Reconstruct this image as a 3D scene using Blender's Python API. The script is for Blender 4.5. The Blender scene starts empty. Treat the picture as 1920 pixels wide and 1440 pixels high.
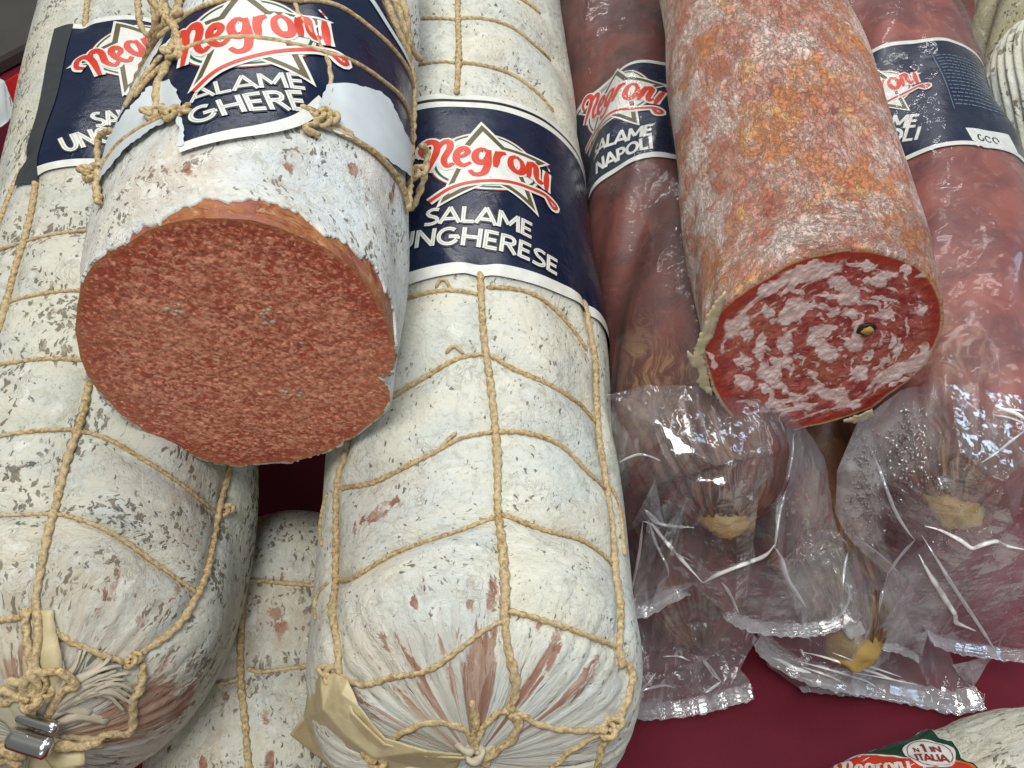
import bpy, math, random
import numpy as np
from mathutils import Vector
from mathutils.geometry import delaunay_2d_cdt

random.seed(7); rng = np.random.default_rng(7)
scene = bpy.context.scene
COL = scene.collection

# ------------------------------------------------------------------ camera
F = 1600.0; PITCH = math.radians(57); CAM = np.array([0.0, 0.0, 0.40])
FWD = np.array([0, math.cos(PITCH), -math.sin(PITCH)]); UP = np.array([0, math.sin(PITCH), math.cos(PITCH)])
RT = np.array([1.0, 0, 0])
cam = bpy.data.cameras.new("camera"); cob = bpy.data.objects.new("camera", cam); COL.objects.link(cob)
cob.location = CAM; cob.rotation_euler = (math.pi/2 - PITCH, 0, 0)
cam.sensor_width = 36; cam.lens = 36*F/1920; cam.clip_start = 0.01; cam.clip_end = 50
scene.camera = cob

def ray(px, py):
    px = np.asarray(px, float); py = np.asarray(py, float)
    return FWD + ((px-960)/F)[..., None]*RT + ((720-py)/F)[..., None]*UP
def at(px, py, z):
    d = ray(px, py); return CAM + d*((np.asarray(z, float)-CAM[2])/d[..., 2])[..., None]
def proj(P):
    r = P-CAM; w = r@FWD
    return 960+F*(r@RT)/w, 720-F*(r@UP)/w, w

# ------------------------------------------------------------------ noise
def vnoise(x, y, seed=0):
    x = np.asarray(x, float); y = np.asarray(y, float)
    xi = np.floor(x).astype(np.int64); yi = np.floor(y).astype(np.int64); fx = x-xi; fy = y-yi
    fx = fx*fx*(3-2*fx); fy = fy*fy*(3-2*fy)
    def h(a, b):
        n = (a*374761393 + b*668265263 + seed*982451653) & 0xffffffff
        n = ((n ^ (n >> 13))*1274126177) & 0xffffffff
        return ((n ^ (n >> 16)) & 0xffff)/65535.0
    return (h(xi, yi)*(1-fx)+h(xi+1, yi)*fx)*(1-fy)+(h(xi, yi+1)*(1-fx)+h(xi+1, yi+1)*fx)*fy
def fbm(x, y, seed=0, oct=3):
    t = 0; a = 0.5; s = 0
    for o in range(oct):
        t = t+a*vnoise(x*2**o, y*2**o, seed+o*17); s += a; a *= .5
    return t/s

# ------------------------------------------------------------------ objects
def tag(o, label=None, cat=None, group=None, kind=None):
    if label: o["label"] = label
    if cat: o["category"] = cat
    if group: o["group"] = group
    if kind: o["kind"] = kind
    return o
def thing(name, loc, label, cat, group=None):
    o = bpy.data.objects.new(name, None); COL.objects.link(o); o.location = tuple(loc); o.empty_display_size = .01
    return tag(o, label, cat, group)
def origin(o):
    v = np.zeros(3)
    while o is not None:
        v = v+np.array(o.location); o = o.parent
    return v
def mesh(name, V, Fc, mats, parent=None, smooth=True, uv=None, mi=None, attrs=None):
    V = np.asarray(V, float).reshape(-1, 3)
    if parent is None: loc = np.array([V[:, 0].mean(), V[:, 1].mean(), V[:, 2].min()])
    else: loc = np.zeros(3)
    base = origin(parent) if parent is not None else loc
    me = bpy.data.meshes.new(name)
    Fl = Fc.tolist() if isinstance(Fc, np.ndarray) else Fc
    me.from_pydata((V-base).tolist(), [], Fl)
    if not isinstance(mats, (list, tuple)): mats = [mats]
    for m in mats: me.materials.append(m)
    if mi is not None: me.polygons.foreach_set("material_index", np.asarray(mi, dtype=np.int32))
    if smooth: me.polygons.foreach_set("use_smooth", np.ones(len(me.polygons), dtype=bool))
    if uv is not None:
        uvl = me.uv_layers.new(name="UVMap")
        li = np.empty(len(me.loops), dtype=np.int32); me.loops.foreach_get("vertex_index", li)
        uvl.data.foreach_set("uv", np.asarray(uv, float)[li].ravel())
    for k, a in (attrs or {}).items():
        a = np.asarray(a, float)
        if a.ndim == 1:
            at_ = me.attributes.new(k, 'FLOAT', 'POINT'); at_.data.foreach_set("value", a)
        else:
            at_ = me.attributes.new(k, 'FLOAT_COLOR', 'POINT')
            at_.data.foreach_set("color", np.c_[a, np.ones(len(a))].ravel())
    me.update()
    o = bpy.data.objects.new(name, me); COL.objects.link(o)
    if parent is not None: o.parent = parent
    else: o.location = tuple(loc)
    return o
def grid_faces(n, m, wrap=False):
    i, j = np.meshgrid(np.arange(n-1), np.arange(m if wrap else m-1), indexing='ij')
    j2 = (j+1) % m
    return np.stack([i*m+j, i*m+j2, (i+1)*m+j2, (i+1)*m+j], -1).reshape(-1, 4)
def catmull(P, k=8):
    P = np.asarray(P, float)
    if len(P) < 3:
        t = np.linspace(0, 1, k+1)[:, None]; return P[0]*(1-t)+P[1]*t
    Q = np.vstack([2*P[0]-P[1], P, 2*P[-1]-P[-2]]); out = []
    for i in range(len(P)-1):
        a, b, c, d = Q[i:i+4]; t = np.linspace(0, 1, k, endpoint=False)[:, None]
        out.append(.5*((2*b)+(-a+c)*t+(2*a-5*b+4*c-d)*t*t+(-a+3*b-3*c+d)*t**3))
    return np.vstack(out+[P[-1:]])
def resample(P, step):
    P = np.asarray(P, float); d = np.r_[0, np.cumsum(np.linalg.norm(np.diff(P, axis=0), axis=1))]
    n = max(2, int(d[-1]/step)+1); t = np.linspace(0, d[-1], n)
    return np.stack([np.interp(t, d, P[:, k]) for k in range(P.shape[1])], -1)

# ------------------------------------------------------------------ materials
class NT:
    def __init__(s, name):
        s.m = bpy.data.materials.new(name); s.m.use_nodes = True; s.t = s.m.node_tree; s.t.nodes.clear()
        s.out = s.n('ShaderNodeOutputMaterial')
    def n(s, ty, **kw):
        nd = s.t.nodes.new(ty)
        for k, v in kw.items():
            if k.startswith('i_'): nd.inputs[k[2:].replace('_', ' ')].default_value = v
            else: setattr(nd, k, v)
        return nd
    def l(s, a, b): s.t.links.new(a, b)
    def setin(s, sock, v):
        if isinstance(v, bpy.types.NodeSocket): s.l(v, sock)
        else: sock.default_value = v
    def coord(s, kind='UV', scale=(1, 1, 1), rot=(0, 0, 0), warp=None):
        tc = s.n('ShaderNodeTexCoord'); mp = s.n('ShaderNodeMapping')
        mp.inputs['Scale'].default_value = scale; mp.inputs['Rotation'].default_value = rot
        s.l(tc.outputs[kind], mp.inputs[0]); return mp.outputs[0]
    def noise(s, co, scale, detail=3, rough=.5, dist=0, col=False):
        nd = s.n('ShaderNodeTexNoise'); s.l(co, nd.inputs['Vector']); nd.inputs['Scale'].default_value = scale
        nd.inputs['Detail'].default_value = detail; nd.inputs['Roughness'].default_value = rough
        nd.inputs['Distortion'].default_value = dist
        return nd.outputs['Color'] if col else nd.outputs['Fac']
    def voro(s, co, scale, feature='F1', rand=1, out='Distance'):
        nd = s.n('ShaderNodeTexVoronoi', feature=feature); s.l(co, nd.inputs['Vector'])
        nd.inputs['Scale'].default_value = scale; nd.inputs['Randomness'].default_value = rand
        return nd.outputs[out]
    def warp(s, co, scale, amt):
        nz = s.noise(co, scale, 2, col=True)
        a = s.n('ShaderNodeVectorMath', operation='SUBTRACT'); s.l(nz, a.inputs[0]); a.inputs[1].default_value = (.5, .5, .5)
        b = s.n('ShaderNodeVectorMath', operation='SCALE'); s.l(a.outputs[0], b.inputs[0]); b.inputs['Scale'].default_value = amt
        c = s.n('ShaderNodeVectorMath', operation='ADD'); s.l(co, c.inputs[0]); s.l(b.outputs[0], c.inputs[1])
        return c.outputs[0]
    def ramp(s, v, a, b, lo=0., hi=1.):
        nd = s.n('ShaderNodeMapRange'); nd.interpolation_type = 'SMOOTHSTEP'
        s.setin(nd.inputs[0], v); nd.inputs[1].default_value = a; nd.inputs[2].default_value = b
        nd.inputs[3].default_value = lo; nd.inputs[4].default_value = hi; return nd.outputs[0]
    def math(s, op, a, b=None):
        nd = s.n('ShaderNodeMath', operation=op); s.setin(nd.inputs[0], a)
        if b is not None: s.setin(nd.inputs[1], b)
        return nd.outputs[0]
    def mix(s, f, a, b):
        nd = s.n('ShaderNodeMix', data_type='RGBA'); s.setin(nd.inputs[0], f)
        for k, v in ((6, a), (7, b)):
            if isinstance(v, tuple): nd.inputs[k].default_value = (*v, 1)
            else: s.l(v, nd.inputs[k])
        return nd.outputs[2]
    def attr(s, name, out='Fac'):
        return s.n('ShaderNodeAttribute', attribute_name=name).outputs[out]
    def bump(s, h, strength=.5, dist=.001):
        nd = s.n('ShaderNodeBump'); s.l(h, nd.inputs['Height']); nd.inputs['Strength'].default_value = strength
        nd.inputs['Distance'].default_value = dist; return nd.outputs[0]
    def pbsdf(s, col, rough=.6, nrm=None, spec=.4, **kw):
        p = s.n('ShaderNodeBsdfPrincipled')
        if isinstance(col, tuple): p.inputs['Base Color'].default_value = (*col, 1)
        else: s.l(col, p.inputs['Base Color'])
        s.setin(p.inputs['Roughness'], rough); p.inputs['Specular IOR Level'].default_value = spec
        if nrm is not None: s.l(nrm, p.inputs['Normal'])
        for k, v in kw.items(): s.setin(p.inputs[k.replace('_', ' ')], v)
        s.l(p.outputs[0], s.out.inputs[0]); return s.m

def flat(name, col, rough=.4, spec=.5, nscale=0, **kw):
    t = NT(name)
    co = t.coord('Object')
    nz = t.noise(co, nscale or 300, 3)
    c2 = tuple(min(1, x*1.25+.003) for x in col); c1 = tuple(x*.82 for x in col)
    c = t.mix(nz, c1, c2)
    return t.pbsdf(c, rough, spec=spec, **kw)

def mould_mat(name, white, cool, fleck_hi=.30, seed=0., yellow=.25):
    """dry casing under white mould: fine dark flecks, wrinkles, rubbed brown spots"""
    t = NT(name); co = t.coord('UV')
    mv = t.n('ShaderNodeMapping'); t.l(co, mv.inputs[0]); mv.inputs['Location'].default_value = (seed, seed*1.7, 0); co = mv.outputs[0]
    wco = t.warp(t.warp(co, 140, .006), 700, .0022)
    big = t.noise(co, 28, 4, .6); med = t.noise(co, 85, 4, .6)
    base = t.mix(t.ramp(big, .38, .62), white, cool)
    base = t.mix(t.math('MULTIPLY', t.ramp(med, .5, .72), yellow), base, (.50, .44, .30))
    sm1 = t.noise(wco, 210, 5, .7); sm2 = t.noise(wco, 520, 4, .7)
    base = t.mix(t.math('MULTIPLY', t.ramp(sm1, .50, .66), t.ramp(big, .35, .6, .22, .60)), base, (.33, .325, .27))
    base = t.mix(t.math('MULTIPLY', t.ramp(sm2, .56, .70), .40), base, (.25, .235, .19))
    base = t.mix(t.math('MULTIPLY', t.ramp(t.noise(wco, 130, 4, .6), .56, .70), .55), base, (.72, .73, .70))
    # elongated flecks (along v)
    m1 = t.n('ShaderNodeMapping'); t.l(wco, m1.inputs[0]); m1.inputs['Scale'].default_value = (1.7, .72, 1); m1.inputs['Rotation'].default_value = (0, 0, .3)
    v1 = t.voro(m1.outputs[0], 430); c1 = t.voro(m1.outputs[0], 430, out='Color')
    sc = t.n('ShaderNodeSeparateColor'); t.l(c1, sc.inputs[0])
    dens = t.math('MULTIPLY', t.ramp(t.noise(co, 45, 3, .6), .38, .62), fleck_hi+.12)
    size = t.math('MULTIPLY', t.math('SUBTRACT', t.math('ADD', dens, .18), t.math('MULTIPLY', sc.outputs[0], .42)), 1.25)
    f1 = t.math('MULTIPLY', t.ramp(t.math('ADD', t.math('SUBTRACT', size, v1), t.math('MULTIPLY', t.math('SUBTRACT', sm2, .5), .55)), -.02, .16), t.ramp(sm1, .3, .5, .35, 1))
    m2 = t.n('ShaderNodeMapping'); t.l(wco, m2.inputs[0]); m2.inputs['Scale'].default_value = (.75, 1.3, 1); m2.inputs['Location'].default_value = (.3, .1, 0); m2.inputs['Rotation'].default_value = (0, 0, -.5)
    v2 = t.voro(m2.outputs[0], 800); c2 = t.voro(m2.outputs[0], 800, out='Color')
    s2 = t.n('ShaderNodeSeparateColor'); t.l(c2, s2.inputs[0])
    f2 = t.ramp(t.math('SUBTRACT', t.math('SUBTRACT', .34, t.math('MULTIPLY', s2.outputs[0], .5)), v2), -.05, .12)
    f2 = t.math('MULTIPLY', f2, t.ramp(t.noise(co, 70, 2), .42, .6, .1, 1))
    # hair wrinkles
    m3 = t.n('ShaderNodeMapping'); t.l(wco, m3.inputs[0]); m3.inputs['Scale'].default_value = (1.3, .45, 1)
    n3 = t.noise(m3.outputs[0], 230, 3, .6)
    wr = t.ramp(t.math('ABSOLUTE', t.math('SUBTRACT', n3, .5)), .0, .035, 1, 0)
    wr = t.math('MULTIPLY', wr, t.ramp(t.noise(co, 55, 2), .45, .65, 0, .45))
    fcol = t.mix(sc.outputs[1], (.045, .045, .035), (.15, .115, .075))
    c = t.mix(t.math('MULTIPLY', wr, .55), base, (.34, .30, .24))
    c = t.mix(t.math('MULTIPLY', f2, .7), c, (.15, .15, .12))
    c = t.mix(t.math('MULTIPLY', f1, .82), c, fcol)
    # rubbed patches from stain attribute
    st = t.attr('stain'); sn = t.noise(wco, 260, 4, .65)
    ms = t.n('ShaderNodeMapping'); t.l(wco, ms.inputs[0]); ms.inputs['Scale'].default_value = (2.2, .45, 1)
    sn = t.math('ADD', t.math('MULTIPLY', sn, .5), t.math('MULTIPLY', t.noise(ms.outputs[0], 200, 3, .6), .55))
    sm = t.ramp(t.math('ADD', st, t.math('MULTIPLY', t.math('SUBTRACT', sn, .5), 2.6)), .48, .72)
    sm = t.math('MULTIPLY', sm, t.ramp(st, .02, .2))
    scol = t.mix(t.ramp(t.noise(wco, 190, 3), .38, .62), (.19, .048, .020), (.35, .225, .17))
    c = t.mix(t.math('MULTIPLY', sm, .85), c, scol)
    pk = t.attr('tint'); c = t.mix(t.math('MULTIPLY', t.math('MULTIPLY', pk, .55), t.ramp(n3, .3, .6)), c, (.34, .235, .15))
    h = t.math('ADD', t.math('MULTIPLY', t.noise(wco, 260, 4, .6), .7), t.math('MULTIPLY', t.math('ADD', f1, wr), -.45))
    h = t.math('ADD', t.math('ADD', h, t.math('MULTIPLY', t.noise(co, 90, 2), .9)), t.math('MULTIPLY', sm1, .8))
    return t.pbsdf(c, .78, t.bump(h, .7, .0013), spec=.22)

M = {}
M['mould_a'] = mould_mat('white_mould_grey', (.56, .555, .47), (.49, .52, .49), .30, 1.3, .4)
M['mould_b'] = mould_mat('white_mould_clean', (.62, .615, .53), (.54, .575, .55), .05, 4.1, .22)
M['mould_c'] = mould_mat('white_mould_bright', (.66, .66, .61), (.55, .60, .62), .20, 7.7, .3)
M['mould_d'] = mould_mat('white_mould_olive', (.40, .38, .25), (.34, .33, .24), .2, 9.2, .5)
M['mould_e'] = mould_mat('white_mould_creamy', (.62, .61, .50), (.56, .58, .52), .22, 12.2, .3)

def cord_mat():
    t = NT('straw_cord'); co = t.coord('Object'); n1 = t.noise(co, 900, 3, .7); n2 = t.noise(co, 90, 2)
    c = t.mix(t.ramp(n1, .3, .7), (.22, .145, .06), (.60, .47, .27)); c = t.mix(t.ramp(n2, .35, .7, 0, .5), c, (.48, .39, .25))
    return t.pbsdf(c, .75, t.bump(n1, .6, .0005), spec=.2)
M['cord'] = cord_mat()
def navy_mat():
    t = NT('navy_label_print'); co = t.coord('Object'); n = t.noise(t.warp(co, 50, .02), 55, 4, .6); n2 = t.noise(co, 500, 3, .7)
    c = t.mix(n, (.0035, .008, .030), (.006, .013, .042)); c = t.mix(t.ramp(n2, .70, .76, 0, .5), c, (.10, .11, .13))
    return t.pbsdf(c, t.ramp(n, .3, .7, .20, .38), t.bump(n, .5, .0016), spec=.5)
M['navy'] = navy_mat()
M['navy_dull'] = flat('navy_label_seen_dull', (.012, .017, .034), .4, .4, 120)
M['grey_strip'] = flat('clear_label_overlap', (.035, .038, .042), .3)
M['white'] = flat('white_print', (.62, .63, .60), .35)
M['ink'] = flat('dark_ink', (.006, .008, .014), .35)
M['inline'] = flat('grey_inline_print', (.38, .39, .38), .35)
M['gold'] = flat('olive_gold_print', (.085, .07, .028), .35)
M['green'] = flat('green_print', (.01, .085, .035), .35)
M['red'] = flat('red_print', (.52, .035, .015), .3)
M['dark_red'] = flat('dark_red_print', (.25, .02, .02), .4)
M['orange'] = flat('orange_print', (.55, .13, .02), .4)
M['dark_green'] = flat('dark_green_label_print', (.008, .05, .022), .3)
M['blue_print'] = flat('pale_blue_small_print', (.09, .14, .20), .4)
M['paper'] = flat('torn_white_paper', (.50, .55, .58), .5, .4, 90)
M['metal'] = NT('crimped_aluminium').pbsdf((.62, .62, .6), .22, Metallic=1.0)
M['black_pepper'] = flat('peppercorn_rim', (.015, .009, .004), .5)
M['pepper_core'] = flat('peppercorn_core', (.42, .27, .06), .35)

def paper_mat():
    t = NT('dry_amber_casing_end'); co = t.coord('Object'); n = t.noise(t.warp(co, 60, .01), 110, 4, .6)
    c = t.mix(n, (.50, .40, .20), (.80, .72, .48))
    p = t.n('ShaderNodeBsdfPrincipled'); t.l(c, p.inputs['Base Color']); p.inputs['Roughness'].default_value = .38
    t.l(t.bump(t.noise(t.warp(co, 80, .02), 130, 3), .5, .001), p.inputs['Normal'])
    tr = t.n('ShaderNodeBsdfTranslucent'); t.l(c, tr.inputs[0])
    mx = t.n('ShaderNodeMixShader'); mx.inputs[0].default_value = .3; t.l(p.outputs[0], mx.inputs[1]); t.l(tr.outputs[0], mx.inputs[2])
    t.l(mx.outputs[0], t.out.inputs[0]); return t.m
M['amber'] = paper_mat()
M['tassel'] = flat('frayed_pale_casing', (.42, .38, .29), .6, .3, 500)

def fine_meat():
    t = NT('fine_ground_salami_cut'); co = t.coord('UV'); w = t.warp(co, 300, .002)
    v = t.voro(w, 1150, 'SMOOTH_F1', out='Color'); s = t.n('ShaderNodeSeparateColor'); t.l(v, s.inputs[0])
    n = t.noise(w, 900, 3, .7); n2 = t.noise(w, 1500, 2, .6)
    grain = t.math('ADD', t.math('MULTIPLY', s.outputs[0], .55), t.math('MULTIPLY', n, .75))
    edge = t.attr('edge')           # 0 centre .. 1 rim
    g = t.math('SUBTRACT', grain, t.math('MULTIPLY', t.ramp(edge, .72, 1.0), .17))
    c = t.mix(t.ramp(g, .36, .88), (.36, .062, .030), (.74, .34, .215))
    c = t.mix(t.ramp(n2, .60, .74, 0, .5), c, (.76, .44, .30))
    c = t.mix(t.ramp(t.noise(co, 45, 3), .42, .68, 0, .25), c, (.66, .30, .15))
    c = t.mix(t.ramp(edge, .965, .995, 0, .75), c, (.40, .17, .055))
    pits = t.ramp(t.noise(w, 170, 3, .7), .68, .74); c = t.mix(t.math('MULTIPLY', pits, .35), c, (.20, .035, .02))
    fl = t.ramp(t.voro(t.warp(co, 500, .003), 150), .05, .10, 1, 0); c = t.mix(t.math('MULTIPLY', fl, .7), c, (.82, .60, .45))
    sw = t.noise(t.coord('UV', (1, 2.6, 1), (0, 0, .3)), 55, 4, .6); c = t.mix(t.ramp(sw, .52, .66, 0, .28), c, (.30, .05, .03))
    h = t.math('ADD', grain, t.math('MULTIPLY', t.math('SUBTRACT', n2, pits), .8))
    return t.pbsdf(c, t.ramp(n, .3, .7, .36, .58), t.bump(h, .45, .0008), spec=.5)
M['fine_meat'] = fine_meat()
def side_meat():
    t = NT('peeled_salami_side'); co = t.coord('UV'); w = t.warp(co, 150, .01)
    n = t.noise(w, 130, 5, .7); n2 = t.noise(w, 380, 4, .7)
    c = t.mix(t.ramp(n, .35, .62), (.17, .035, .015), (.34, .135, .045))
    c = t.mix(t.ramp(n2, .52, .68, 0, .85), c, (.44, .27, .17))
    c = t.mix(t.ramp(t.noise(w, 60, 3), .46, .60, 0, .8), c, (.30, .10, .085))
    return t.pbsdf(c, .55, t.bump(n2, .6, .0009), spec=.35)
M['side_meat'] = side_meat()
def coarse_meat():
    t = NT('coarse_marbled_salami_cut'); co = t.coord('UV'); w = t.warp(co, 320, .004)
    fat = t.attr('fat'); n = t.noise(w, 420, 4, .7); n2 = t.noise(w, 170, 3, .6)
    lean = t.mix(t.ramp(n2, .35, .66), (.27, .030, .030), (.50, .125, .105))
    lean = t.mix(t.ramp(n, .52, .70, 0, .65), lean, (.56, .24, .19)); lean = t.mix(t.ramp(t.noise(t.coord('UV', (1, 1, 1)), 38, 3), .5, .68, 0, .5), lean, (.42, .14, .07))
    edge = t.attr('edge'); lean = t.mix(t.ramp(edge, .84, .95, 0, .85), lean, (.36, .030, .012))
    f = t.ramp(t.math('ADD', fat, t.math('MULTIPLY', t.math('SUBTRACT', n, .5), .40)), .32, .66, 0, .92)
    fc = t.mix(t.ramp(n2, .4, .6), (.74, .54, .50), (.88, .74, .70))
    c = t.mix(f, lean, fc)
    c = t.mix(t.ramp(edge, .972, .99, 0, .9), c, (.60, .40, .20))
    h = t.math('ADD', t.math('MULTIPLY', n, .8), t.math('MULTIPLY', f, .5))
    return t.pbsdf(c, .36, t.bump(h, .5, .0008), spec=.5)
M['coarse_meat'] = coarse_meat()
def rind_mat():
    t = NT('orange_mottled_salami_skin'); co = t.coord('UV'); w = t.warp(t.warp(co, 60, .008), 400, .003)
    a = t.noise(w, 42, 5, .62); b = t.noise(w, 150, 5, .72); cc = t.noise(w, 480, 4, .75); d = t.noise(co, 24, 3)
    st1 = t.noise(w, 95, 5, .7)
    c = t.mix(t.ramp(a, .38, .60), (.46, .22, .175), (.46, .150, .095)); c = t.mix(t.ramp(b, .46, .60, 0, .8), c, (.60, .33, .26))
    c = t.mix(t.ramp(t.noise(w, 30, 5, .6), .50, .57, 0, .9), c, (.54, .195, .070))
    c = t.mix(t.ramp(t.noise(w, 60, 4, .6), .58, .65, 0, .85), c, (.68, .38, .165))
    c = t.mix(t.ramp(st1, .58, .66, 0, .8), c, (.34, .06, .04))
    m1 = t.n('ShaderNodeMapping'); t.l(w, m1.inputs[0]); m1.inputs['Scale'].default_value = (1.6, .7, 1); m1.inputs['Rotation'].default_value = (0, 0, .5)
    c = t.mix(t.ramp(t.noise(m1.outputs[0], 95, 4, .65), .50, .62, 0, .55), c, (.56, .40, .36))
    fz = t.noise(m1.outputs[0], 260, 5, .78)
    line = t.ramp(t.math('ABSOLUTE', t.math('SUBTRACT', fz, .5)), 0, .03, 1, 0)
    side = t.attr('bloom')
    mask = t.math('ADD', t.ramp(a, .42, .56, .42, .0), t.math('MULTIPLY', side, .42))
    mask = t.math('ADD', mask, t.ramp(d, .45, .65, 0, .26))
    bl = t.ramp(t.math('ADD', mask, t.math('MULTIPLY', t.math('SUBTRACT', cc, .5), 1.6)), .32, .80)
    c = t.mix(t.math('MULTIPLY', bl, .85), c, (.76, .65, .60))
    c = t.mix(t.math('MULTIPLY', line, .5), c, (.78, .70, .56))
    h = t.math('ADD', t.math('ADD', b, t.math('MULTIPLY', cc, .8)), t.math('MULTIPLY', line, .3))
    return t.pbsdf(c, .62, t.bump(h, 1.0, .0018), spec=.35)
M['rind'] = rind_mat()
def wrapped_meat(name, ca, cb, cc_):
    t = NT(name); co = t.coord('UV'); w = t.warp(co, 60, .02)
    a = t.noise(w, 38, 4, .6); b = t.noise(w, 190, 5, .7)
    c = t.mix(t.ramp(a, .34, .66), ca, cb); c = t.mix(t.ramp(b, .52, .72, 0, .6), c, cc_)
    ms = t.n('ShaderNodeMapping'); t.l(w, ms.inputs[0]); ms.inputs['Scale'].default_value = (2.6, .35, 1)
    sk = t.noise(ms.outputs[0], 190, 4, .7)
    st = t.attr('stain'); tc_ = t.mix(t.ramp(sk, .44, .60), (.05, .022, .014), (.34, .23, .11)); c = t.mix(t.math('MULTIPLY', st, t.ramp(t.noise(w, 120, 4, .7), .3, .55, .35, .95)), c, tc_)
    return t.pbsdf(c, .42, t.bump(b, .45, .001), spec=.5)
M['nap_dark'] = wrapped_meat('dark_red_salami_skin', (.075, .026, .022), (.155, .046, .032), (.20, .10, .075))
M['nap_pink'] = wrapped_meat('pink_red_salami_skin', (.14, .042, .040), (.27, .080, .062), (.36, .18, .14))
M['nap_brown'] = wrapped_meat('brown_tied_salami_skin', (.07, .022, .014), (.20, .085, .035), (.30, .17, .08))
M['knotty'] = flat('tied_casing_end', (.36, .24, .075), .5, .4, 160)

def film_mat(name, haze=.10, tint=(.80, .82, .86), gl=.10, wrinkle=1.0, rough=.07, glmax=.55, fog=False):
    t = NT(name); co = t.coord('Object')
    n = t.noise(t.warp(co, 45, .03), 60, 3, .55); n2 = t.noise(t.warp(co, 150, .01), 210, 3, .6)
    vz = t.voro(t.warp(co, 40, .02), 46); vy = t.voro(t.warp(co, 90, .01), 120)
    h = t.math('ADD', t.math('ADD', t.math('MULTIPLY', n, .7), t.math('MULTIPLY', n2, .15)), t.math('ADD', t.math('MULTIPLY', vz, .85), t.math('MULTIPLY', vy, .28))); nb = t.bump(h, .55*wrinkle, .003)
    tr = t.n('ShaderNodeBsdfTransparent'); tr.inputs[0].default_value = (.96, .96, .97, 1)
    gs = t.n('ShaderNodeBsdfGlossy'); gs.inputs['Roughness'].default_value = rough; gs.inputs[0].default_value = (.95, .97, 1, 1); t.l(nb, gs.inputs['Normal'])
    df = t.n('ShaderNodeBsdfDiffuse'); df.inputs[0].default_value = (*tint, 1); t.l(nb, df.inputs['Normal'])
    lw = t.n('ShaderNodeLayerWeight'); lw.inputs[0].default_value = .5; t.l(nb, lw.inputs['Normal'])
    fg = t.ramp(lw.outputs['Facing'], .15, 1.0, gl, glmax)
    fh = t.math('MULTIPLY', t.ramp(lw.outputs['Facing'], .2, 1.0, haze, haze*3.5), t.ramp(n, .3, .7, .7, 1.35))
    if fog: fh = t.math('ADD', fh, t.math('MULTIPLY', t.attr('fog'), t.ramp(t.noise(co, 90, 4, .6), .3, .7, .6, 1.2)))
    m1 = t.n('ShaderNodeMixShader'); t.l(fh, m1.inputs[0]); t.l(tr.outputs[0], m1.inputs[1]); t.l(df.outputs[0], m1.inputs[2])
    m2 = t.n('ShaderNodeMixShader'); t.l(fg, m2.inputs[0]); t.l(m1.outputs[0], m2.inputs[1]); t.l(gs.outputs[0], m2.inputs[2])
    t.l(m2.outputs[0], t.out.inputs[0]); return t.m
M['film'] = film_mat('clear_plastic_film', .085, gl=.07, rough=.09)
M['film_wrap'] = film_mat('clear_plastic_wrap', .010, gl=.010, wrinkle=.5, glmax=.13)
M['film_misted'] = film_mat('misted_plastic_film', .045, gl=.07, fog=True, wrinkle=1.15, rough=.10, glmax=.5)
M['film_fog'] = film_mat('fogged_plastic_film', .22, gl=.06)
M['film_seam'] = film_mat('sealed_plastic_edge', .27, gl=.16)
M['film_fold'] = film_mat('plastic_fold', .42, (.85, .88, .92), gl=.35, wrinkle=.4, rough=.12)  # whitish tint paints in the light caught along the folds
def drop_mat():
    t = NT('water_droplets'); p = t.n('ShaderNodeBsdfGlossy'); p.inputs['Roughness'].default_value = .03
    tr = t.n('ShaderNodeBsdfTransparent'); tr.inputs[0].default_value = (.86, .84, .83, 1)
    lw = t.n('ShaderNodeLayerWeight'); lw.inputs[0].default_value = .35
    m = t.n('ShaderNodeMixShader'); t.l(t.ramp(lw.outputs['Facing'], 0, 1, .15, .8), m.inputs[0]); t.l(tr.outputs[0], m.inputs[1]); t.l(p.outputs[0], m.inputs[2])
    t.l(m.outputs[0], t.out.inputs[0]); return t.m
M['drop'] = drop_mat()

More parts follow.
